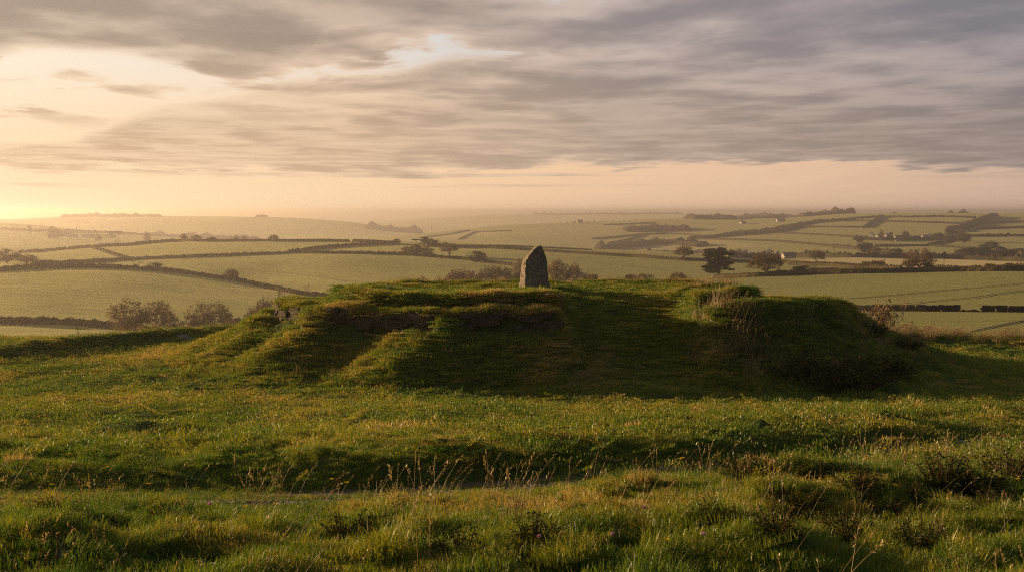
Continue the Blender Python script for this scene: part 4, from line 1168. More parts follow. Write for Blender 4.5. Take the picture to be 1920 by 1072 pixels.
# ------------------------------------------------------------------ hedges, woods, walls
def hedge(pix, d0, d1, h, w, label, mat=M_HEDGE, rough=0.35, name='hedgerow', cat='hedge', seed=0, group=None, D=None, kind=None, trees=0.0):
    px = np.array([p[0] for p in pix], float); py = np.array([p[1] for p in pix], float)
    n = max(3, int((px.max() - px.min()) / 5) + 2)
    t = np.concatenate([[0], np.cumsum(np.hypot(np.diff(px), np.diff(py) * 2))]); tt = np.linspace(0, t[-1], n)
    P = []
    for a, b in zip(np.interp(tt, t, px), np.interp(tt, t, py)):
        if D is not None:
            d = np.interp(a, [q[0] for q in D], [q[1] for q in D]); P.append((ray(a, b)[0] * d, d))
        else:
            sx, sz = ray(a, b); DD = d0 * (d1 / d0) ** np.linspace(0, 1, 900)
            gap = sz * DD - valley_z(sx * DD, DD); below = gap <= 0
            d = DD[int(np.argmax(below))] if below.any() else DD[int(np.argmin(gap))]
            P.append((sx * d, d))
    P = np.array(P)
    if n > 4:
        for _ in range(2): P[1:-1] = (P[:-2] + 2 * P[1:-1] + P[2:]) / 4
    seg = np.linalg.norm(np.diff(P, axis=0), axis=1); s = np.concatenate([[0], np.cumsum(seg)])
    stp = max(0.5, min(0.0012 * P[:, 1].mean(), s[-1] / 6)); m = max(6, int(s[-1] / stp)); st = np.linspace(0, s[-1], m)
    x = np.interp(st, s, P[:, 0]); y = np.interp(st, s, P[:, 1])
    tx, ty = np.gradient(x), np.gradient(y); L = np.hypot(tx, ty) + 1e-9; nx_, ny_ = -ty / L, tx / L
    f = 1.0 / max(h * 1.4, 0.8)
    hh = h * (1 + rough * (perlin(st * f, st * 0 + seed, 400 + seed) + 0.6 * perlin(st * f * 2.7, st * 0 + seed, 401 + seed)) + 0.15 * perlin(st * f * 0.2, st * 0, 402 + seed))
    if trees: hh = hh + h * trees * (np.maximum(0, perlin(st / (h * 1.9), st * 0 + 5, 403 + seed) - 0.05) * 1.6 + 0.5 * np.maximum(0, perlin(st / (h * 0.8), st * 0 + 8, 404 + seed)))
    hh[[0, -1]] *= 0.5
    prof = [(-.5, -.25), (-.52, .35), (-.38, .82), (-.1, 1.0), (.15, .98), (.42, .78), (.52, .3), (.5, -.25)]
    rows = []; z0 = valley_z(x, y)
    for j, (u, v) in enumerate(prof):
        wn = w * (1 + 0.35 * perlin(st * f * 1.3, st * 0 + j * 3.7, 410 + seed)); hn = hh * (1 + 0.3 * rough * perlin(st * f * 3.1, st * 0 + j * 5.1, 420 + seed))
        rows.append(np.stack([x + nx_ * u * wn, y + ny_ * u * wn, z0 + v * hn], -1))
    k = len(prof); V = np.stack(rows, 1).reshape(-1, 3); Fq = grid_faces(m, k)
    Vc = [V]; Fc = [Fq]
    cap = [list(range(k)), list(range((m - 1) * k, m * k))[::-1]]
    me = mesh_from(name, V, [tuple(q) for q in Fq] + [tuple(q) for q in cap], False)
    # sprigs standing out of the clipped outline
    g = np.random.default_rng(500 + seed); ns = int(min(1500, s[-1] / stp * 2))
    if h / P[:, 1].mean() * F > 3:
        i = g.integers(0, m, ns); c = np.stack([x[i] + nx_[i] * w * g.normal(size=ns) * .25, y[i] + ny_[i] * w * g.normal(size=ns) * .25, z0[i] + hh[i] * (0.75 + 0.35 * g.random(ns))], -1)
        cv, cf = cards(c, 0.14 * h, seed); cm = np.vstack([V, cv])
        me = mesh_from(name, cm, [tuple(q) for q in Fq] + [tuple(q) for q in cap] + [tuple(q) for q in (cf + len(V))], False)
    o = link(name, me, mat)
    return tag(o, label, cat, group, kind)

HS = [0]
def H(pix, d0, d1, h, label, w=None, **kw):
    HS[0] += 1
    return hedge(pix, d0, d1, h, w or h * 1.1, label, seed=HS[0], **kw)
H([(-120, 604), (0, 606), (60, 607), (130, 608), (200, 614), (300, 626), (420, 640)], 200, 400, 1.9, 'low hedge on the valley floor at the foot of the bare trees', rough=.3)
H([(-150, 511), (0, 508), (60, 504), (120, 502.5), (200, 502.5), (250, 505), (330, 511), (400, 521), (450, 528), (500, 540), (560, 552), (640, 560)], 330, 640, 2.0, 'long dark hedge curving down from the left edge to the mound', w=2.6)
H([(60, 498), (110, 496), (160, 493.5), (240, 488), (340, 483.5), (400, 481), (500, 477.5), (560, 475.5), (640, 476), (740, 477.5), (800, 482), (860, 486), (900, 490), (950, 497), (1010, 506)], 450, 900, 2.1, 'long middle hedge crossing the left fields up to the stone')
H([(540, 474), (570, 471.5), (600, 467), (640, 463.5), (700, 459.5), (745, 457)], 640, 1100, 2.6, 'bushy hedge climbing from the middle hedge to the skyline', rough=.5)
H([(35, 474), (100, 469), (170, 464.5), (240, 461), (300, 455), (330, 453.5)], 600, 1100, 2.6, 'upper left hedge rising toward the skyline')
H([(330, 453), (400, 453), (500, 453), (600, 453), (656, 453.5)], 750, 1150, 2.4, 'level skyline hedge with the lone dark tree', rough=.15)
H([(662, 453.6), (700, 455), (745, 457.5)], 750, 1150, 2.6, 'short skyline hedge right of the gap', rough=.15)
H([(172, 465), (195, 472), (220, 481), (242, 487)], 500, 1000, 2.0, 'short diagonal hedge joining the upper left and middle hedges')
H([(725, 458), (760, 460), (800, 463), (860, 461.5), (960, 462), (1040, 466), (1110, 469.5)], 700, 1200, 1.2, 'thin skyline hedge running behind the standing stone', rough=.2)
H([(800, 463), (860, 463.5), (960, 468), (1100, 477), (1200, 483), (1280, 489), (1370, 491), (1470, 494), (1530, 497), (1600, 501), (1650, 503)], 520, 960, 2.3, 'long straight hedge descending right from behind the standing stone', rough=.12)
H([(1340, 523), (1400, 520), (1440, 518), (1500, 515.5), (1600, 513), (1700, 510.5), (1800, 509), (1920, 508), (2080, 507)], 330, 620, 2.1, 'dark hedge along the top of the bright right-hand field', rough=.12)
H([(1480, 497), (1560, 499), (1600, 503), (1640, 504), (1690, 505)], 500, 800, 2.0, 'short scrubby hedge bordering the stubble field on the left', rough=.4)
H([(1740, 502), (1770, 504), (1800, 505.5), (1850, 506)], 430, 800, 1.5, 'ragged low hedge between pole and sapling by the stubble field', rough=.6)
# far right hillside
FAR = dict(mat=M_HEDGE_FAR, rough=.3)
H([(1200, 477), (1240, 477), (1300, 476), (1400, 478)], 1250, 1600, 5, 'misty line of trees in the valley bottom right of the stone', trees=.8, **FAR)
H([(1370, 483), (1420, 482), (1480, 483), (1540, 482), (1600, 483), (1680, 483), (1740, 485), (1800, 486), (1860, 489), (1930, 491)], 800, 1150, 4, 'tree-lined hedge on the far side of the stubble field', trees=.9, **FAR)
H([(1560, 464), (1600, 468), (1640, 472), (1680, 478)], 900, 1400, 4, 'bushy hedge descending below the hamlet at left', trees=.7, **FAR)
H([(1290, 449), (1365, 450), (1460, 453.5), (1530, 460), (1570, 464)], 1100, 1900, 3, 'long lower hedge of the far hillside, left of the hamlet', **FAR)
H([(1460, 438), (1530, 441), (1600, 445), (1625, 447)], 1300, 2200, 3, 'hedge running level into the hamlet from the left', **FAR)
H([(1290, 449), (1340, 446), (1400, 441), (1450, 437), (1480, 431), (1500, 423), (1540, 417), (1600, 413)], 1200, 2600, 5, 'thick wooded hedge snaking up the far hillside', w=14, trees=.8, **FAR)
H([(1340, 446), (1400, 438), (1450, 433), (1490, 427)], 1200, 2600, 5, 'second wooded belt above the snaking hedge', w=22, trees=.8, **FAR)
H([(1490, 427.5), (1550, 426.5), (1600, 427), (1622, 427)], 1500, 2700, 3, 'upper hedge left of the steep diagonal one', **FAR)
H([(1618, 428), (1630, 421), (1642, 413), (1655, 406)], 1500, 2800, 4, 'steep diagonal hedge rising to the summit of the right hill', **FAR)
H([(1560, 416), (1600, 415), (1690, 417), (1760, 419), (1820, 421)], 1500, 2800, 3.5, 'high hedge crossing below the summit of the right hill', **FAR)
H([(1595, 411), (1640, 407.5), (1700, 408), (1760, 407), (1830, 409)], 1800, 2900, 3.5, 'highest hedge just under the crest of the right hill', trees=.6, **FAR)
H([(1780, 436), (1800, 430), (1825, 423), (1845, 414), (1865, 406)], 1400, 2800, 6, 'dark wooded gully hedge climbing the right hill', w=16, trees=1.0, **FAR)
H([(1835, 421), (1880, 418), (1940, 416)], 1500, 2800, 3, 'top hedge right of the wooded gully', **FAR)
H([(1828, 431), (1870, 429), (1940, 426.5)], 1400, 2700, 3.5, 'middle hedge right of the wooded gully', **FAR)
H([(1790, 445), (1850, 444), (1940, 443.5)], 1200, 2300, 4, 'lowest hedge right of the wooded gully', trees=.5, **FAR)
H([(1640, 463), (1690, 462), (1740, 462), (1790, 465), (1840, 468)], 950, 1700, 2.8, 'thin hedge below the hamlet dividing two pale fields', **FAR)
H([(1736, 462), (1755, 457), (1775, 453), (1800, 450)], 1000, 1900, 3, 'short diagonal hedge right of the hamlet', **FAR)
H([(1600, 450), (1640, 451), (1690, 452), (1740, 450), (1790, 447)], 1100, 2000, 4.5, 'garden hedge and trees along the foot of the hamlet', trees=.8, **FAR)
H([(1800, 481), (1850, 478), (1930, 482)], 850, 1300, 7, 'belt of trees under the right valley wood', w=16, trees=.7, **FAR)
H([(1110, 449), (1150, 446), (1200, 441), (1250, 438.5), (1290, 441), (1330, 445)], 1100, 2200, 3, 'faint hedge crossing the misty slope right of the stone', **FAR)
H([(1140, 457), (1180, 450), (1205, 440)], 1100, 2200, 2.6, 'faint short hedge on the misty slope right of the stone', **FAR)
H([(1130, 423), (1180, 421), (1230, 419)], 1500, 3000, 3, 'faint high hedge below the misty crest right of the stone', **FAR)
H([(800, 446), (850, 439), (880, 433)], 1500, 3000, 3, 'faint diagonal hedge on the misty slope left of the stone', **FAR)
H([(860, 450), (880, 441), (890, 436), (960, 434)], 1500, 3000, 3, 'faint angled hedge on the misty slope above the stone', **FAR)
H([(0, 431), (60, 433.5), (140, 434.5), (220, 438), (280, 442), (330, 446)], 1400, 2300, 4, 'hazy hedge along the farmstead ridge', trees=.3, **FAR)
H([(1120, 468), (1160, 466), (1200, 461), (1230, 457), (1270, 458), (1320, 463)], 1350, 2100, 7, 'misty trees filling the hollow right of the stone', w=20, trees=.9, **FAR)
# woods that read as one mass
def wood(pix, d, h, label, w, trees=.9):
    HS[0] += 1
    o = hedge(pix, 0, 0, h, w, label, M_WOOD_FAR, .5, 'woodland', 'woodland', HS[0], None, [(p[0], d if not isinstance(d, list) else np.interp(p[0], *d)) for p in pix], 'stuff', trees)
    return o
wood([(265, 430), (330, 433), (390, 440), (440, 446), (480, 450)], 2600, 9, 'hazy wooded spur below the far left ridge', 120)
wood([(690, 428), (740, 428), (790, 434)], 3600, 16, 'misty wooded knoll left of the skyline clump', 160)
wood([(120, 408), (180, 406), (250, 405), (300, 409)], 3950, 8, 'hazy tree line along the left part of the far ridge', 60)
wood([(480, 408), (500, 408)], 3950, 9, 'hazy tree group on the right part of the far ridge', 40)
wood([(1000, 404), (1080, 402), (1150, 402), (1280, 402)], 6300, 8, 'tiny hazy tree line on the farthest central crest', 60, 1.5)
wood([(1060, 420), (1110, 415), (1150, 413), (1200, 411)], 3000, 6, 'hazy trees and roofs along the central misty crest', 60, 1.6)
wood([(1280, 404), (1360, 406), (1440, 407), (1520, 406)], 3900, 9, 'dark scrubby plateau woods left of the right hill', 120, .9)
wood([(1380, 415), (1430, 414), (1470, 415)], 3000, 10, 'woods around the distant roofs left of the right hill', 90, .9)
wood([(1500, 409), (1540, 408), (1580, 409), (1600, 410)], 2700, 11, 'dark tree row on the left shoulder of the right hill', 50, .8)
wood([(1750, 402), (1790, 403), (1820, 404)], 2850, 10, 'tree row on the crest right of the summit', 40, 1.0)
wood([(1290, 413), (1330, 414), (1372, 419)], 2600, 9, 'dark woods covering the slope above the misty valley', 140, .5)
wood([(1170, 436), (1230, 428), (1290, 424)], 2200, 9, 'dim woods on the misty slope below the central crest', 110, .5)

def field_wall(pix, D, h, label, seed):
    rng = random.Random(seed); parts = []
    for k in range(len(pix) - 1):
        (xa, ya), (xb, yb) = pix[k], pix[k + 1]
        A = np.array(far_hit(xa, ya, D[0], D[1])[:2]); B = np.array(far_hit(xb, yb, D[0], D[1])[:2]); L = np.linalg.norm(B - A); ang = math.atan2(*(B - A)[::-1]); s = 0
        while s < L:
            l = rng.uniform(.5, 1.3)
            p = A + (B - A) * min(1, (s + l / 2) / L); z = float(valley_z(p[0], p[1]))
            for c in range(3):
                V, f = lump(rng.randint(1, 9999), 8, 7, l * .56, .55 - .08 * c, h / 3 * .62, .12, .95)
                off = rng.uniform(-.2, .2)
                V = np.stack([(V[:, 0] + off) * math.cos(ang) - V[:, 1] * math.sin(ang) + p[0], (V[:, 0] + off) * math.sin(ang) + V[:, 1] * math.cos(ang) + p[1], V[:, 2] + z + h / 3 * (c + .5) * rng.uniform(.92, 1.05)], 1)
                parts.append((V, f))
            s += l
    V, f = merge(parts)
    return tag(link('stone_wall', mesh_from('stone_wall', V, f, False), M_WALLSTONE), label, 'stone wall')
WD = (120, 330)
field_wall([(1552, 585), (1600, 583.5), (1660, 583), (1731, 583)], WD, 1.25, 'longest dark stone field wall running out from behind the hawthorn', 1)
field_wall([(1735, 583), (1754, 583)], WD, 1.15, 'short rounded piece of the broken field wall beside the longest one', 2)
field_wall([(1757, 583), (1797, 583)], WD, 1.25, 'blocky piece of field wall left of the gateway gap', 3)
field_wall([(1840, 584), (1920, 585), (2000, 586)], WD, 1.2, 'stone field wall right of the gateway gap, reaching the picture edge', 4)
H([(1798, 584), (1838, 584.5)], 120, 330, .5, 'low weedy bank in the gateway gap of the field wall', rough=.6, name='weed_bank', cat='weeds')

# ------------------------------------------------------------------ buildings and poles
def house(px, py, D, w, d, hw, yaw, label, wall, roof, rise=None, chim=1, wins=2, name='house', lean=False):
    x, y, z = far_hit(px, py, D * 0.8, D * 1.5)
    o = empty(name, (x, y, z - .5), yaw)
    rise = rise or d * .38
    bm = bmesh.new()
    def quad(*v): bm.faces.new([bm.verts.new(p) for p in v])
    W, Dp, b, t, rg_ = w / 2, d / 2, -3.0, hw + .5, hw + .5 + rise
    quad((-W, -Dp, b), (W, -Dp, b), (W, -Dp, t), (-W, -Dp, t)); quad((W, Dp, b), (-W, Dp, b), (-W, Dp, t), (W, Dp, t))
    for s in (-1, 1):
        bm.faces.new([bm.verts.new(p) for p in ((s * W, s * Dp * -1, b), (s * W, s * Dp, b), (s * W, s * Dp, t), (s * W, 0, rg_), (s * W, -s * Dp, t))])
    me = bpy.data.meshes.new('wall'); bm.to_mesh(me); bm.free(); link('wall', me, wall, o)
    e = .35; bm = bmesh.new(); th = .22
    for s in (-1, 1):
        dz = e * rise / Dp
        q = [(-W - e, s * (Dp + e), t - dz), (W + e, s * (Dp + e), t - dz), (W + e, 0, rg_ + .02), (-W - e, 0, rg_ + .02)]
        v = [bm.verts.new(p) for p in q] + [bm.verts.new((p[0], p[1], p[2] + th)) for p in q]
        for f in ((3, 2, 1, 0), (4, 5, 6, 7), (0, 1, 5, 4), (1, 2, 6, 5), (2, 3, 7, 6), (3, 0, 4, 7)): bm.faces.new([v[i] for i in f])
    me = bpy.data.meshes.new('roof'); bm.to_mesh(me); bm.free(); rf = link('roof', me, roof, o)
    def box(nm, c, s, mat, par):
        bm = bmesh.new(); bmesh.ops.create_cube(bm, size=1.0)
        for v in bm.verts: v.co = Vector((v.co.x * s[0] + c[0], v.co.y * s[1] + c[1], v.co.z * s[2] + c[2]))
        me = bpy.data.meshes.new(nm); bm.to_mesh(me); bm.free(); return link(nm, me, mat, par)
    for k in range(chim):
        box('chimney', ((-W + .6) if k == 0 else (W - .6), 0, rg_ + .5), (.8, .9, 1.7), wall, rf)
    for k in range(wins):
        box('window', (-W + w * (k + .7) / (wins + .4), -Dp - .02, .5 + hw * .55), (1.0, .12, 1.3), M_GLASS, o)
    return tag(o, label, name.replace('_', ' '))
# hamlet on the right hillside
for px, py, D, w, d, hw, yw, lb, wl, rf in (
    (1634, 443, 1500, 5, 6, 4.0, .9, 'small white gabled house at the left end of the hillside hamlet', M_WHITE, M_SLATE),
    (1649, 446, 1470, 9, 6, 3.2, .1, 'low white cottage second from the left in the hamlet', M_WHITE, M_SLATE),
    (1662, 445, 1500, 6, 6, 3.5, .5, 'grey-walled cottage between white cottages and the large roof', M_BUFF, M_SLATE),
    (1684, 448, 1450, 11, 7, 3.0, .0, 'buff house with a long pale roof in the middle of the hamlet', M_BUFF, M_TILE),
    (1684, 452.5, 1380, 10, 5, 2.0, .0, 'low buff outbuilding below the long pale roof', M_BUFF, M_TILE),
    (1700, 447, 1490, 8, 6, 3.5, .4, 'dim stone house behind the white row', M_BUFF, M_SLATE),
    (1708, 449, 1440, 8, 6, 3.2, .1, 'white house, left one of the adjoining white pair', M_WHITE, M_SLATE),
    (1719, 449, 1440, 10, 6, 3.6, -.1, 'longer white house, right one of the adjoining white pair', M_WHITE, M_SLATE),
    (1733, 448, 1460, 8, 7, 3.2, .3, 'buff brown-roofed house left of the brightest gable', M_BUFF, M_TILE),
    (1743, 447, 1470, 8, 9, 4.2, 1.0, 'brightest white gabled house at the right end of the hamlet', M_WHITE, M_SLATE)):
    house(px, py, D, w, d, hw, yw, lb, wl, rf)
# farm in the valley behind the oak
for px, py, D, w, d, hw, yw, lb, wl, rf in (
    (1380, 483, 940, 8, 6, 2.6, .2, 'small white shed left of the valley farm roofs', M_WHITE, M_SLATE),
    (1393, 481, 960, 11, 7, 3.0, .1, 'dark-roofed barn left of the bright gable in the valley', M_BUFF, M_SLATE),
    (1408, 483, 930, 6, 8, 3.4, 1.15, 'house with sunlit pale gable left of the spreading oak', M_WHITE, M_SLATE),
    (1422, 482, 940, 6, 7, 3.4, 1.1, 'second sunlit gable house just left of the spreading oak', M_WHITE, M_SLATE),
    (1443, 479, 960, 8, 8, 4.4, 1.0, 'tall white house rising above the crown of the oak', M_WHITE, M_SLATE),
    (1478, 485, 900, 12, 9, 2.8, .15, 'wide bungalow with big slate roof right of the oak', M_BUFF, M_SLATE)):
    house(px, py, D, w, d, hw, yw, lb, wl, rf)
# hazy farmstead on the left ridge
house(128, 445, 1640, 16, 9, 4.0, 1.0, 'gabled farmhouse with pale chimney end in the hazy farmstead', M_WHITE, M_SLATE, name='farmhouse')
house(140, 446, 1620, 11, 7, 3.0, .1, 'small lower barn beside the gabled farmhouse', M_WHITE, M_SLATE, chim=0, name='barn')
house(166, 446, 1640, 22, 9, 3.4, .05, 'long low barn in the middle of the hazy farmstead', M_BUFF, M_SLATE, chim=0, wins=0, name='barn')
house(206, 446, 1660, 22, 8, 3.0, .1, 'pale long barn at the right end of the hazy farmstead', M_BUFF, M_SLATE, chim=0, wins=0, name='barn')
house(997, 420, 2900, 12, 10, 4, .1, 'lone dark barn on the misty crest above the standing stone', M_BUFF, M_SLATE, chim=0, wins=0, name='barn')
house(1087, 418, 2900, 14, 9, 4, .2, 'grey farm building on the misty crest right of the stone', M_BUFF, M_SLATE, wins=0, name='barn')
house(1166, 414, 2900, 12, 8, 3.5, .5, 'small white farmhouse on the far crest right of the stone', M_WHITE, M_SLATE, wins=0, name='farmhouse')
house(1392, 420, 2600, 14, 9, 3.5, .6, 'pale sunlit roofs among woods left of the right hill', M_WHITE, M_TILE, wins=0, name='farmhouse')
house(1464, 416, 2600, 20, 9, 4, .1, 'pale long shed among woods left of the right hill', M_WHITE, M_SLATE, chim=0, wins=0, name='barn')

def pole(px, top, base, d0, d1, label, arms=True, D=None):
    if D: x, y = ray(px, base)[0] * D, D; z = ray(px, base)[1] * D
    else: x, y, z = far_hit(px, base, d0, d1)
    h = ray(px, top)[1] * y - z; r = 0.00022 * y + .04
    o = empty('utility_pole', (x, y, z - .2))
    V, f = tubes([(Vector((0, 0, -1)), Vector((0, 0, h * .5)), r, r * .9), (Vector((0, 0, h * .5)), Vector((0, 0, h)), r * .9, r * .75)], 8)
    link('post', mesh_from('post', V, f), M_POLE, o)
    if arms:
        V, f = tubes([(Vector((-.9, 0, h - .35)), Vector((.9, 0, h - .35)), r * .6, r * .6)], 6); link('crossarm', mesh_from('crossarm', V, f), M_POLE, o)
    return tag(o, label, 'utility pole')
pole(1769.5, 476, 506, 420, 620, 'tall dark pole by the stubble field right of the fan-crowned tree')
pole(1658, 485, 498, 0, 0, 'short thin pole at the left part of the stubble field', D=600)
pole(1564, 462, 480, 0, 0, 'pole in the valley right of the umbrella-shaped oak', D=900)
pole(1635, 474, 482, 0, 0, 'pale short pole below the dark round tree', False, D=900)
pole(143.5, 426, 436, 0, 0, 'pole on the hazy farmstead ridge', D=1700)
pole(1510, 402, 411, 0, 0, 'mast-like pole on the left shoulder of the right hill', False, D=2600)
pole(809, 424, 431, 0, 0, 'faint thin mast on the misty crest left of the stone', False, D=2800)

# ------------------------------------------------------------------ foreground plants
def gorse_mesh(seed, n=900):
    g = np.random.default_rng(seed); V = []; segs = []; cs = []
    for k in range(26):
        a = g.random() * 6.283; r = 0.42 * math.sqrt(g.random()); h = (0.42 + .58 * g.random()) * (1 - (r / .5) ** 2 * .55)
        p0 = Vector((r * .4 * math.cos(a), r * .4 * math.sin(a), 0)); p1 = Vector((r * math.cos(a), r * math.sin(a), h))
        segs.append((p0, p0.lerp(p1, .5) + Vector((0, 0, .05)), .012, .009)); segs.append((p0.lerp(p1, .5) + Vector((0, 0, .05)), p1, .009, .004))
        for j in range(n // 26):
            t = .25 + .75 * g.random(); q = np.array(p0.lerp(p1, t)) + g.normal(size=3) * .055 * (1.3 - t * .5); cs.append(q)
    cv, cf = cards(cs, .034, seed, 0, .38)
    tv, tf = tubes(segs, 4)
    c = mesh_from('foliage', cv, cf, False); c.materials.append(M_GORSE)
    t = mesh_from('stem', tv, tf); t.materials.append(M_DEAD)
    return t, c
GORSE = [gorse_mesh(k) for k in (1, 2, 3)]
def gorse(px, py, w_px, h_px, label, name='gorse_bush', cat='bush', d0=3.0):
    x, y, z = near_hit(px, py, d0); s = 1.25 * w_px / F * y; h = (1.3 if y > 20 else 1.9 if name == 'weed_clump' else 0.95) * h_px / F * y
    o = empty(name, (x, y, z - .02), px * .37, (s, s, h))
    t, c = GORSE[int(px) % 3]; link('stem', t, None, o); link('foliage', c, None, o)
    return tag(o, label, cat, 'spiny bushes on the foreground verge' if y < 20 else None)
for px, py, w, h, lb in ((1325, 893, 110, 50, 'small spiny bush at the left end of the right-hand verge scrub'), (1398, 897, 120, 62, 'dark spiny bush under the tall umbel seed head'),
        (1475, 905, 120, 58, 'dense dark bush in the middle of the verge scrub'), (1545, 918, 130, 70, 'dark leafy bush right of the dense middle one on the verge'),
        (1618, 920, 110, 60, 'low spiny bush below the clustered grass stems'), (1695, 935, 110, 55, 'sparse bush in the dark hollow of the right verge'),
        (1768, 915, 130, 75, 'tall branching bush near the sunlit grass at right'), (1838, 925, 120, 60, 'dark green bush second from the right picture edge'),
        (1895, 905, 120, 80, 'leafy bush reaching the right picture edge'), (1508, 948, 110, 46, 'low dark bush in shade below the dense middle one'),
        (1655, 962, 110, 45, 'low shaded bush under the sparse verge bush'), (1870, 965, 120, 60, 'shaded bush at the foot of the bush by the right picture edge')):
    gorse(px, py, w, h, lb)
for px, py, w, h, lb in ((1335, 985, 100, 34, 'low dark weed clump in the shade under the left end of the verge scrub'), (1460, 1000, 120, 36, 'dark weed clump at the edge of the shaded hollow, lower right'), (1590, 1010, 120, 40, 'dark tangled clump in the middle of the lower right grass'),
        (1730, 1030, 130, 40, 'dark tangled clump near the bottom right corner'), (1000, 1020, 120, 36, 'dark weed clump left of the lower right hollow, bottom centre'), (650, 1015, 120, 40, 'dark weed clump on the tussock beside the bright lobed leaves'),
        (860, 1050, 130, 40, 'dark weed clump at the bottom edge left of centre'), (310, 985, 90, 26, 'dark weed clump in the left foreground between pale tufts'), (90, 965, 90, 24, 'dark weed clump at the left edge below the yellow flowers'), (190, 1010, 90, 28, 'dark weed clump above the bottom left leafy weeds')):
    o = gorse(px, py, w, h, lb, 'weed_clump', 'weeds'); o['group'] = 'dark weed clumps in the foreground grass'
for px, py, w, h, lb in ((1515, 712, 150, 48, 'rusty-topped dark thicket on the front right foot of the mound'), (1590, 728, 190, 58, 'biggest black bramble thicket at the right foot of the mound'),
        (1665, 706, 120, 42, 'dark thicket trailing down the right flank of the mound'), (1700, 655, 60, 26, 'small dark bush at the right toe of the mound'), (1640, 632, 60, 28, 'small dark bush on the right shoulder of the mound')):
    gorse(px, py, w, h, lb, 'bramble_thicket', 'thicket', 20)

def weed_mesh(seed, n=44, up=0.6):
    g = np.random.default_rng(seed); V = []; Fq = []; o = 0
    for k in range(n):
        a = g.random() * 6.283; r = 0.5 * math.sqrt(g.random()); h = (.3 + .7 * g.random()) * up
        c = np.array((r * math.cos(a), r * math.sin(a), h * (1 - r))); L = .10 + .10 * g.random(); d = np.array((math.cos(a), math.sin(a), g.normal() * .35)); d /= np.linalg.norm(d)
        s = np.cross(d, (g.normal() * .3, g.normal() * .3, 1)); s /= np.linalg.norm(s); nrm = np.cross(s, d)
        prof = [(0, .0, 0), (.25, .34, .05), (.6, .40, .03), (.85, .22, -.06), (1.0, .02, -.16)]
        for t, w, zz in prof:
            p = c + d * L * t + nrm * L * zz
            V += [p - s * w * L + nrm * L * w * .25, p, p + s * w * L + nrm * L * w * .25]
        for i in range(4):
            b = o + i * 3; Fq += [(b, b + 1, b + 4, b + 3), (b + 1, b + 2, b + 5, b + 4)]
        o += 15
    me = mesh_from('leaves', np.array(V), np.array(Fq)); me.materials.append(M_WEED); return me
WEED = [weed_mesh(k) for k in (1, 2, 3)]
def weed(px, py, w, h, label):
    x, y, z = near_hit(px, py); s = w / F * y; o = link('broadleaf_weed', WEED[int(px) % 3], None, loc=(x, y, z)); o.scale = (s, s, h / F * y); o.rotation_euler = (0, 0, px)
    return tag(o, label, 'weed', 'broad-leaved weeds in the grass')
for px, py, w, h, lb in ((585, 1032, 90, 60, 'bright green clump of broad lobed leaves beside a dark tussock'), (545, 1010, 60, 40, 'smaller broad-leaved weed touching the bright lobed clump'),
        (125, 1062, 130, 50, 'leafy weeds at the bottom left picture corner'), (235, 1060, 100, 46, 'dark leafy weed right of the bottom left weeds'),
        (120, 858, 100, 32, 'leafy weed patch at the far left of the grassy bank'), (200, 870, 80, 28, 'leafy weed patch second from the left on the grassy bank'),
        (470, 857, 100, 30, 'flat dark leafy patch left of the brownish tussock'), (800, 850, 70, 30, 'small leafy weed left of the dark bank'), (870, 845, 110, 42, 'broad leafy weed crowning the dark bank by the track'),
        (1100, 940, 70, 40, 'pale green leafy weed in the sunlit grass near the centre'), (1262, 925, 60, 40, 'bright leafy weed just left of the spiny verge bushes'),
        (1330, 955, 70, 36, 'leafy weed on the shaded verge under the spiny bushes'), (560, 690, 50, 24, 'leafy weed patch on the lower left face of the mound'), (430, 1000, 70, 34, 'small leafy weed among the left foreground grass')):
    weed(px, py, w, h, lb)

def stalk_mesh(seed):
    g = random.Random(seed); segs = []; heads = []
    p = Vector((0, 0, 0)); d = Vector((g.gauss(0, .12), g.gauss(0, .12), 1)).normalized()
    for i in range(6):
        q = p + d * (1 / 6); segs.append((p, q, .010, .008)); p = q; d = (d + Vector((g.gauss(0, .08), g.gauss(0, .08), 0))).normalized()
        if i >= 2 and i < 5:
            for b in range(2):
                e = q + (d * .7 + Vector((g.gauss(0, .55), g.gauss(0, .55), .2))).normalized() * g.uniform(.12, .3); segs.append((q, e, .006, .004)); heads.append(e)
    heads.append(p)
    tv, tf = tubes(segs, 5); Ls = [(tv, [tuple(q) for q in tf])]
    for k in range(6):                                       # withered leaves
        q = segs[g.randrange(4)]; c = np.array(q[1]); a = g.random() * 6.28; dd = np.array((math.cos(a), math.sin(a), -.3)) * .10; sd = np.array((-math.sin(a), math.cos(a), .2)) * .016
        Ls.append((np.array([c, c + dd * .5 + sd, c + dd, c + dd * .5 - sd]), [(0, 1, 2, 3)]))
    tv, tf = merge(Ls); t = mesh_from('stem', tv, tf); t.materials.append(M_DEAD)
    return t, heads
_v, _f = lump(77, 7, 5, .024, .024, .034, .3, .2); SEED_HEAD = mesh_from('seed_head', _v, _f); SEED_HEAD.materials.append(M_DEAD)
STALK = [stalk_mesh(k) for k in (1, 2, 3, 4)]
def stalk(px, py, h_px, label, rz=None, wide=1.0, d0=3.0):
    x, y, z = near_hit(px, py, d0); h = h_px / F * y; o = empty('dead_flower_stalk', (x, y, z - .01), px * .77, (h * wide, h * wide, h))
    t, hs = STALK[int(px) % 4]; link('stem', t, None, o)
    for p in hs: link('seed_head', SEED_HEAD, None, o, p)
    return tag(o, label, 'dead plant', 'withered flower stalks in the grass')
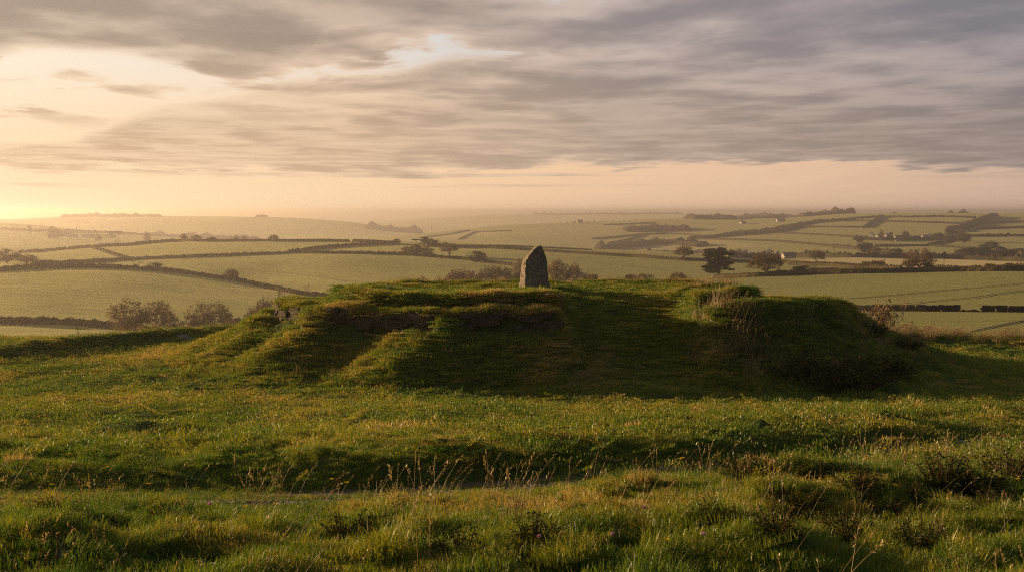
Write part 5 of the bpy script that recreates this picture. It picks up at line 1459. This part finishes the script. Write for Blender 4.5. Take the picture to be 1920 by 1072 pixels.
for px, py, h, lb, w in ((742, 978, 46, 'withered brown stalk cluster left of centre in the sunlit grass', 1.2), (705, 998, 34, 'short dark withered stalk left of the brown stalk cluster', .8), (810, 960, 42, 'dead stalk with pods beside the gravel patch', .9),
        (845, 985, 58, 'slender dead stalk rising right of the brown stalk cluster', .7), (1012, 945, 30, 'small dark seed head near the middle of the foreground grass', .8), (1065, 965, 44, 'brown withered stalk below the pale leafy weed', .9),
        (1417, 858, 48, 'dead umbel-headed plant rising above the verge bushes', .7), (1045, 842, 38, 'brown dock stalk on the bank above the dark shade', 1.3), (1150, 838, 32, 'reddish withered plant on the bank right of the dock stalk', 1.1),
        (1230, 830, 36, 'pinkish dry plant at the right end of the bank', 1.3), (585, 905, 52, 'tall dead stalk by the track left of centre', .6), (530, 915, 40, 'short dead stalk left of the tall one by the track', .6),
        (1190, 990, 46, 'curled dead stalk in the shaded grass right of centre', .8), (350, 1040, 50, 'dead stalk in the left foreground grass', .6), (970, 1062, 60, 'brown curled flower head at the bottom centre', .9),
        (1330, 1000, 50, 'dark dead stalk in the shaded right foreground', .7), (1478, 1040, 64, 'pair-headed dead stalk in the lower right foreground', .7), (1265, 945, 34, 'short dead stalk beside the bright verge weed', .8),
        (1100, 905, 30, 'dark seed-headed stalk in the grass under the track', .6), (1815, 905, 50, 'dark withered thistle stalk on the right verge', 1.0), (1700, 900, 44, 'black seed-headed stalk in the golden verge grass', .9),
        (430, 634, 22, 'dead weed on the skyline bank, left of the grey boulder', 1.2), (465, 631, 20, 'dead weed on the skyline bank nearest the mound', 1.2), (150, 640, 22, 'dead weed on the left skyline bank', 1.1)):
    stalk(px, py, h, lb, None, w)

def flower_mesh(seed, mat_name, petals=6, R_=.014, stem=.16, ball=False):
    g = random.Random(seed); tv, tf = tubes([(Vector((0, 0, -.02)), Vector((.01, 0, stem * .6)), .0016, .0014), (Vector((.01, 0, stem * .6)), Vector((.02, .005, stem)), .0014, .0012)], 4)
    V = []; Fq = []; o = 0; c = np.array((.02, .005, stem))
    for k in range(petals * (5 if ball else 1)):
        a = 6.283 * k / petals + g.random() * .3; e = g.uniform(.0, 1.4) if ball else .35
        d = np.array((math.cos(a) * math.cos(e), math.sin(a) * math.cos(e), math.sin(e))) * R_ * (1 if ball else 1.2); s = np.array((-math.sin(a), math.cos(a), 0)) * R_ * .42
        V += [c, c + d * .6 + s, c + d, c + d * .6 - s]; Fq.append((o, o + 1, o + 2, o + 3)); o += 4
    t = mesh_from('stem', tv, tf); t.materials.append(M_WEED); p = mesh_from('petals', np.array(V), Fq); p.materials.append(mat_name)
    return t, p
YF = flower_mesh(1, M_YELLOW, 7, .019, .16); PF = flower_mesh(2, M_PINK, 8, .017, .2, True)
def flower(px, py, kind, label, s=1.0):
    x, y, z = near_hit(px, py + 8); m = YF if kind == 'y' else PF
    k = s * (.6 + y * .075); o = empty('yellow_flower' if kind == 'y' else 'pink_clover', (x, y, z), px * 1.3, (k, k, k)); link('stem', m[0], None, o); link('petals', m[1], None, o)
    return tag(o, label, 'flower', 'little yellow flowers in the grass' if kind == 'y' else 'pink clover heads in the grass')
for px, py, lb in ((53, 826, 'yellow flower at the left of the grassy bank, highest in the grass'), (205, 904, 'yellow flower in the shade left of the track'), (172, 934, 'yellow flower, upper one of the cluster above the left tussocks'), (160, 940, 'yellow flower, lower one of the cluster above the left tussocks'),
        (92, 938, 'yellow flower alone left of the flower cluster'), (90, 950, 'yellow flower just below the lone one at left'), (275, 940, 'yellow flower in the grass right of the left tussocks'), (618, 926, 'bright yellow flower at the left end of the gravel patch'), (655, 934, 'yellow flower right of the brightest one at the gravel patch'),
        (512, 982, 'yellow flower in sunlit grass above the broad-leaved clump'), (455, 990, 'yellow flower left of the sunlit one above the broad-leaved clump'), (1283, 884, 'yellow flower at the left end of the spiny verge bushes'), (1278, 888, 'lower yellow flower at the left end of the verge bushes'), (1659, 872, 'yellow flower in golden grass behind the verge bushes'),
        (1678, 949, 'yellow-green flower in the dark hollow of the right verge'), (1899, 932, 'yellow flower near the right picture edge'), (1242, 1056, 'star-shaped yellow flower at the bottom right of centre')):
    flower(px, py, 'y', lb)
for px, py, lb in ((1318, 1056, 'pink clover at the bottom, largest and rightmost'), (1204, 1008, 'pink clover in sunlit grass above the star-shaped yellow flower'), (1153, 1064, 'pale pink clover at the bottom centre right'), (1017, 1064, 'pink clover bottom centre beside a brown flower head'), (398, 998, 'small purple clover in the left foreground')):
    flower(px, py, 'p', lb)

# ------------------------------------------------------------------ air
def haze():
    x0, x1, y0, y1, z0, z1 = -20500, 20500, -60, 17600, -75, 19
    bm = bmesh.new(); bmesh.ops.create_cube(bm, size=1.0)
    for v in bm.verts: v.co = Vector(((v.co.x + .5) * (x1 - x0) + x0, (v.co.y + .5) * (y1 - y0) + y0, (v.co.z + .5) * (z1 - z0) + z0))
    me = bpy.data.meshes.new('haze'); bm.to_mesh(me); bm.free()
    m, N = new_mat('haze_air')
    v = N.node('ShaderNodeVolumePrincipled'); v.inputs['Color'].default_value = (0.96, 0.87, 0.80, 1)
    v.inputs['Density'].default_value = HAZE_DENSITY; v.inputs['Anisotropy'].default_value = HAZE_G
    N.l.new(v.outputs[0], N.out.inputs['Volume'])
    o = link('haze', me, m); tag(o, 'thin warm morning haze filling the valley', 'haze', kind='stuff')
HAZE_DENSITY, HAZE_G = 2.3e-4, 0.66
haze()

# ------------------------------------------------------------------ sky
w = bpy.data.worlds.new('World'); sc.world = w; w.use_nodes = True
w.node_tree.nodes.clear(); N = NT(w.node_tree)
def sky():
    tc = N.node('ShaderNodeTexCoord').outputs['Generated']
    sp = N.node('ShaderNodeSeparateXYZ'); N.l.new(tc, sp.inputs[0]); dx, dy, dz = sp.outputs
    hyp = N.m('SQRT', N.m('ADD', N.m('MULTIPLY', dx, dx), N.m('MULTIPLY', dy, dy)))
    az = N.m('ARCTAN2', dx, dy)                               # compass angle from the view axis
    a = N.m('MULTIPLY', N.m('TANGENT', N.m('MULTIPLY', N.m('MINIMUM', N.m('MAXIMUM', az, -2.2), 2.2), 0.6)), 3.1)   # ~ +-0.96 at the picture edges
    e = N.m('MULTIPLY', N.m('DIVIDE', N.m('MAXIMUM', dz, -0.02), N.m('MAXIMUM', hyp, 0.05)), 1.867)
    e = N.m('DIVIDE', e, N.m('MAXIMUM', N.m('COSINE', N.m('MINIMUM', N.m('MAXIMUM', az, -1.0), 1.0)), 0.3))
    den = N.m('ADD', N.m('MAXIMUM', e, 0.0), 0.11)
    u = N.m('DIVIDE', a, den); v = N.m('DIVIDE', 1.0, den)
    # the streaks lean a little, as wind-blown bands do
    v2 = N.m('ADD', v, N.m('MULTIPLY', u, 0.05))
    warp = N.noise(N.vec(N.m('MULTIPLY', u, 1.1), N.m('MULTIPLY', v2, 1.2), 3.1), 1.0, 5, 0.55)
    wv = N.m('MULTIPLY', N.m('SUBTRACT', warp, 0.5), 0.75)
    big = N.noise(N.vec(N.m('MULTIPLY', u, 1.1), N.m('ADD', N.m('MULTIPLY', v2, 1.5), wv), 1.9), 1.0, 8, 0.56)
    fine = N.noise(N.vec(N.m('MULTIPLY', u, 1.9), N.m('ADD', N.m('MULTIPLY', v2, 3.4), wv), 8.7), 1.0, 5, 0.50)
    rip = N.noise(N.vec(N.m('ADD', N.m('MULTIPLY', u, 2.2), N.m('MULTIPLY', v2, -1.2)), N.m('ADD', N.m('MULTIPLY', v2, 6.5), N.m('MULTIPLY', wv, 2.0)), 5.2), 1.0, 4, 0.45)
    ed = N.m('ADD', N.m('MULTIPLY', N.m('SUBTRACT', big, 0.5), 0.13), N.m('MULTIPLY', N.m('SUBTRACT', fine, 0.5), 0.05))
    def curve(pts):
        n = N.node('ShaderNodeFloatCurve'); c = n.mapping.curves[0]
        q = [((p[0] + 1.3) / 2.6, p[1] * 2) for p in pts]
        while len(c.points) < len(q): c.points.new(0.5, 0.5)
        for pt, (x, y) in zip(c.points, q): pt.location = (x, y); pt.handle_type = 'AUTO_CLAMPED'
        n.mapping.update(); N.put(n.inputs['Value'], N.m('DIVIDE', N.m('ADD', a, 1.3), 2.6, clamp=True))
        return N.m('MULTIPLY', n.outputs[0], 0.5)
    E = curve([(-1.3, .13), (-.96, .137), (-.82, .140), (-.74, .165), (-.6, .203), (-.5, .220), (-.45, .242), (-.3, .252), (-.2, .262), (-.1, .285), (0, .287), (.1, .29), (.2, .305), (.4, .307), (.52, .327), (.75, .366), (1.0, .392), (1.3, .42)])
    B = curve([(-1.3, .07), (-.96, .072), (-.5, .070), (-.2, .066), (-.05, .075), (.2, .083), (.4, .092), (.7, .084), (1, .078), (1.3, .078)])
    U = curve([(-1.3, .285), (-.96, .28), (-.7, .275), (-.56, .258), (-.42, .256), (-.37, .275), (-.34, .31), (-.2, .335), (-.1, .36), (.05, .42), (.3, .47), (1.3, .49)])
    eE = N.m('ADD', e, N.m('MULTIPLY', ed, 0.55))
    main = N.m('MULTIPLY', N.step(N.m('SUBTRACT', E, eE), -0.008, 0.03), N.step(N.m('SUBTRACT', N.m('ADD', e, N.m('MULTIPLY', ed, 0.70)), B), -0.010, 0.018))
    upper = N.step(N.m('SUBTRACT', N.m('ADD', e, N.m('MULTIPLY', ed, 0.45)), U), -0.012, 0.035)
    bias = N.m('MULTIPLY', N.step(a, -0.55, 0.0), 0.07)
    brk = N.step(N.m('ADD', N.m('ADD', N.m('MULTIPLY', big, 0.75), N.m('MULTIPLY', fine, 0.25)), bias), 0.44, 0.55)
    brk = N.m('MULTIPLY', brk, N.step(e, 0.13, 0.20, 0.15, 0.92))
    strat = N.noise(N.vec(N.m('MULTIPLY', a, 1.6), N.m('MULTIPLY', e, 48.0), 2.0), 1.0, 5, 0.5)
    low = N.m('MULTIPLY', N.step(strat, 0.46, 0.66, 0.0, 0.8), N.m('MULTIPLY', N.step(e, 0.030, 0.055), N.step(e, 0.095, 0.075)))
    low = N.m('MULTIPLY', low, N.step(a, 0.6, -0.1, 0.35, 0.9))
    dens = N.m('MAXIMUM', N.m('MAXIMUM', main, upper), N.m('MAXIMUM', brk, low))
    high = N.step(e, 0.42, 0.6); dens = N.m('MAXIMUM', dens, N.m('MULTIPLY', high, 0.8))
    # modelling of the cloud base: bands of thicker and thinner cloud
    tex = N.m('ADD', N.m('MULTIPLY', big, 0.32), N.m('ADD', N.m('MULTIPLY', fine, 0.46), N.m('MULTIPLY', rip, 0.22)))
    thick = N.m('MULTIPLY', dens, N.m('MAXIMUM', N.m('MAXIMUM', N.m('MULTIPLY', upper, N.step(fine, 0.3, 0.6, 0.45, 0.95)), 0.0), N.m('MAXIMUM', N.step(tex, 0.37, 0.60), N.m('MULTIPLY', main, N.m('MULTIPLY', N.step(e, 0.26, 0.14), N.step(rip, 0.3, 0.7, 0.40, 0.85))))))
    # sun side to far side
    sd = N.node('ShaderNodeVectorMath', operation='DOT_PRODUCT'); N.l.new(tc, sd.inputs[0]); sd.inputs[1].default_value = tuple(SUN)
    t = N.step(a, -0.98, 0.98, 0, 1, False)
    lowmix = N.step(e, 0.09, 0.37)
    def two(l, h): return N.mix(lowmix, N.ramp(t, l), N.ramp(t, h))
    thickc = two([(0, (.64, .435, .265)), (.35, (.55, .385, .26)), (.6, (.37, .28, .22)), (1, (.235, .19, .172))],
                 [(0, (.35, .275, .210)), (.35, (.310, .245, .205)), (.6, (.245, .212, .212)), (1, (.168, .167, .196))])
    thinc = two([(0, (.98, .76, .50)), (.35, (.88, .63, .41)), (.6, (.60, .45, .34)), (1, (.38, .30, .265))],
                [(0, (.90, .73, .54)), (.35, (.76, .58, .44)), (.6, (.54, .44, .395)), (1, (.36, .31, .32))])
    clear = two([(0, (.90, .69, .44)), (.2, (.94, .67, .41)), (.5, (.90, .60, .37)), (.75, (.80, .53, .35)), (1, (.62, .43, .32))],
                [(0, (.97, .84, .68)), (.35, (.72, .71, .68)), (.6, (.50, .54, .57)), (1, (.36, .41, .47))])
    # pale band hugging the horizon, brightest beneath the sun
    glow = N.m('MULTIPLY', N.step(e, 0.10, 0.0), N.step(t, 0.55, 0.0))
    clear = N.mix(N.m('MULTIPLY', glow, 0.55), clear, (.98, .79, .53))
    nish = N.node('ShaderNodeTexSky', sky_type='NISHITA'); nish.sun_disc = False
    nish.sun_elevation = SUN_EL; nish.sun_rotation = SUN_AZ; nish.air_density = 1.0; nish.dust_density = 2.0
    ns = N.mix(1.0, nish.outputs[0], (0.07, 0.07, 0.07), 'MULTIPLY')
    clear = N.mix(0.04, clear, ns)
    cloud = N.mix(thick, thinc, thickc)
    col = N.mix(N.step(dens, 0.02, 0.75), clear, cloud)
    # out of the picture: greyer overcast behind the viewer, dark earth below
    back = N.step(N.m('ABSOLUTE', az), 0.9, 1.7)
    bk = N.mix(N.step(dz, 0.0, 0.6), (.12, .125, .14), (.11, .135, .18))
    sunside = N.step(sd.outputs['Value'], 0.55, 0.99)
    bk = N.mix(sunside, bk, (.80, .55, .30))
    col = N.mix(N.m('MAXIMUM', back, high), col, bk)
    col = N.mix(N.step(dz, -0.004, -0.03), col, (0.06, 0.055, 0.04))
    bg = N.node('ShaderNodeBackground'); N.l.new(col, bg.inputs[0]); bg.inputs[1].default_value = 0.72
    out = N.node('ShaderNodeOutputWorld'); N.l.new(bg.outputs[0], out.inputs[0])
sky()

sun = bpy.data.lights.new('sun', 'SUN'); sun.energy = 5.0; sun.angle = R(0.6); sun.color = (1.0, 0.68, 0.37)
so = bpy.data.objects.new('sun', sun); C.objects.link(so)
so.rotation_euler = Vector(tuple(-SUN)).to_track_quat('-Z', 'Y').to_euler()

cam = bpy.data.cameras.new('camera'); cam.sensor_width = 36; cam.lens = 36 * F / 1920; cam.clip_start = 0.1; cam.clip_end = 60000
co = bpy.data.objects.new('camera', cam); C.objects.link(co); co.rotation_euler = (math.pi / 2 - PITCH, 0, 0)
sc.camera = co
sc.view_settings.view_transform = 'Standard'; sc.view_settings.look = 'None'; sc.view_settings.gamma = 1.0
sc.view_settings.exposure = 0.60; sc.view_settings.use_curve_mapping = False
sc.render.engine = 'CYCLES'
cy = sc.cycles
cy.use_denoising = False; cy.use_adaptive_sampling = False; cy.filter_width = 1.1; cy.max_bounces = 5; cy.diffuse_bounces = 3; cy.transmission_bounces = 3; cy.transparent_max_bounces = 8; cy.volume_bounces = 0
try: cy.denoiser = 'OPENIMAGEDENOISE'
except Exception: pass
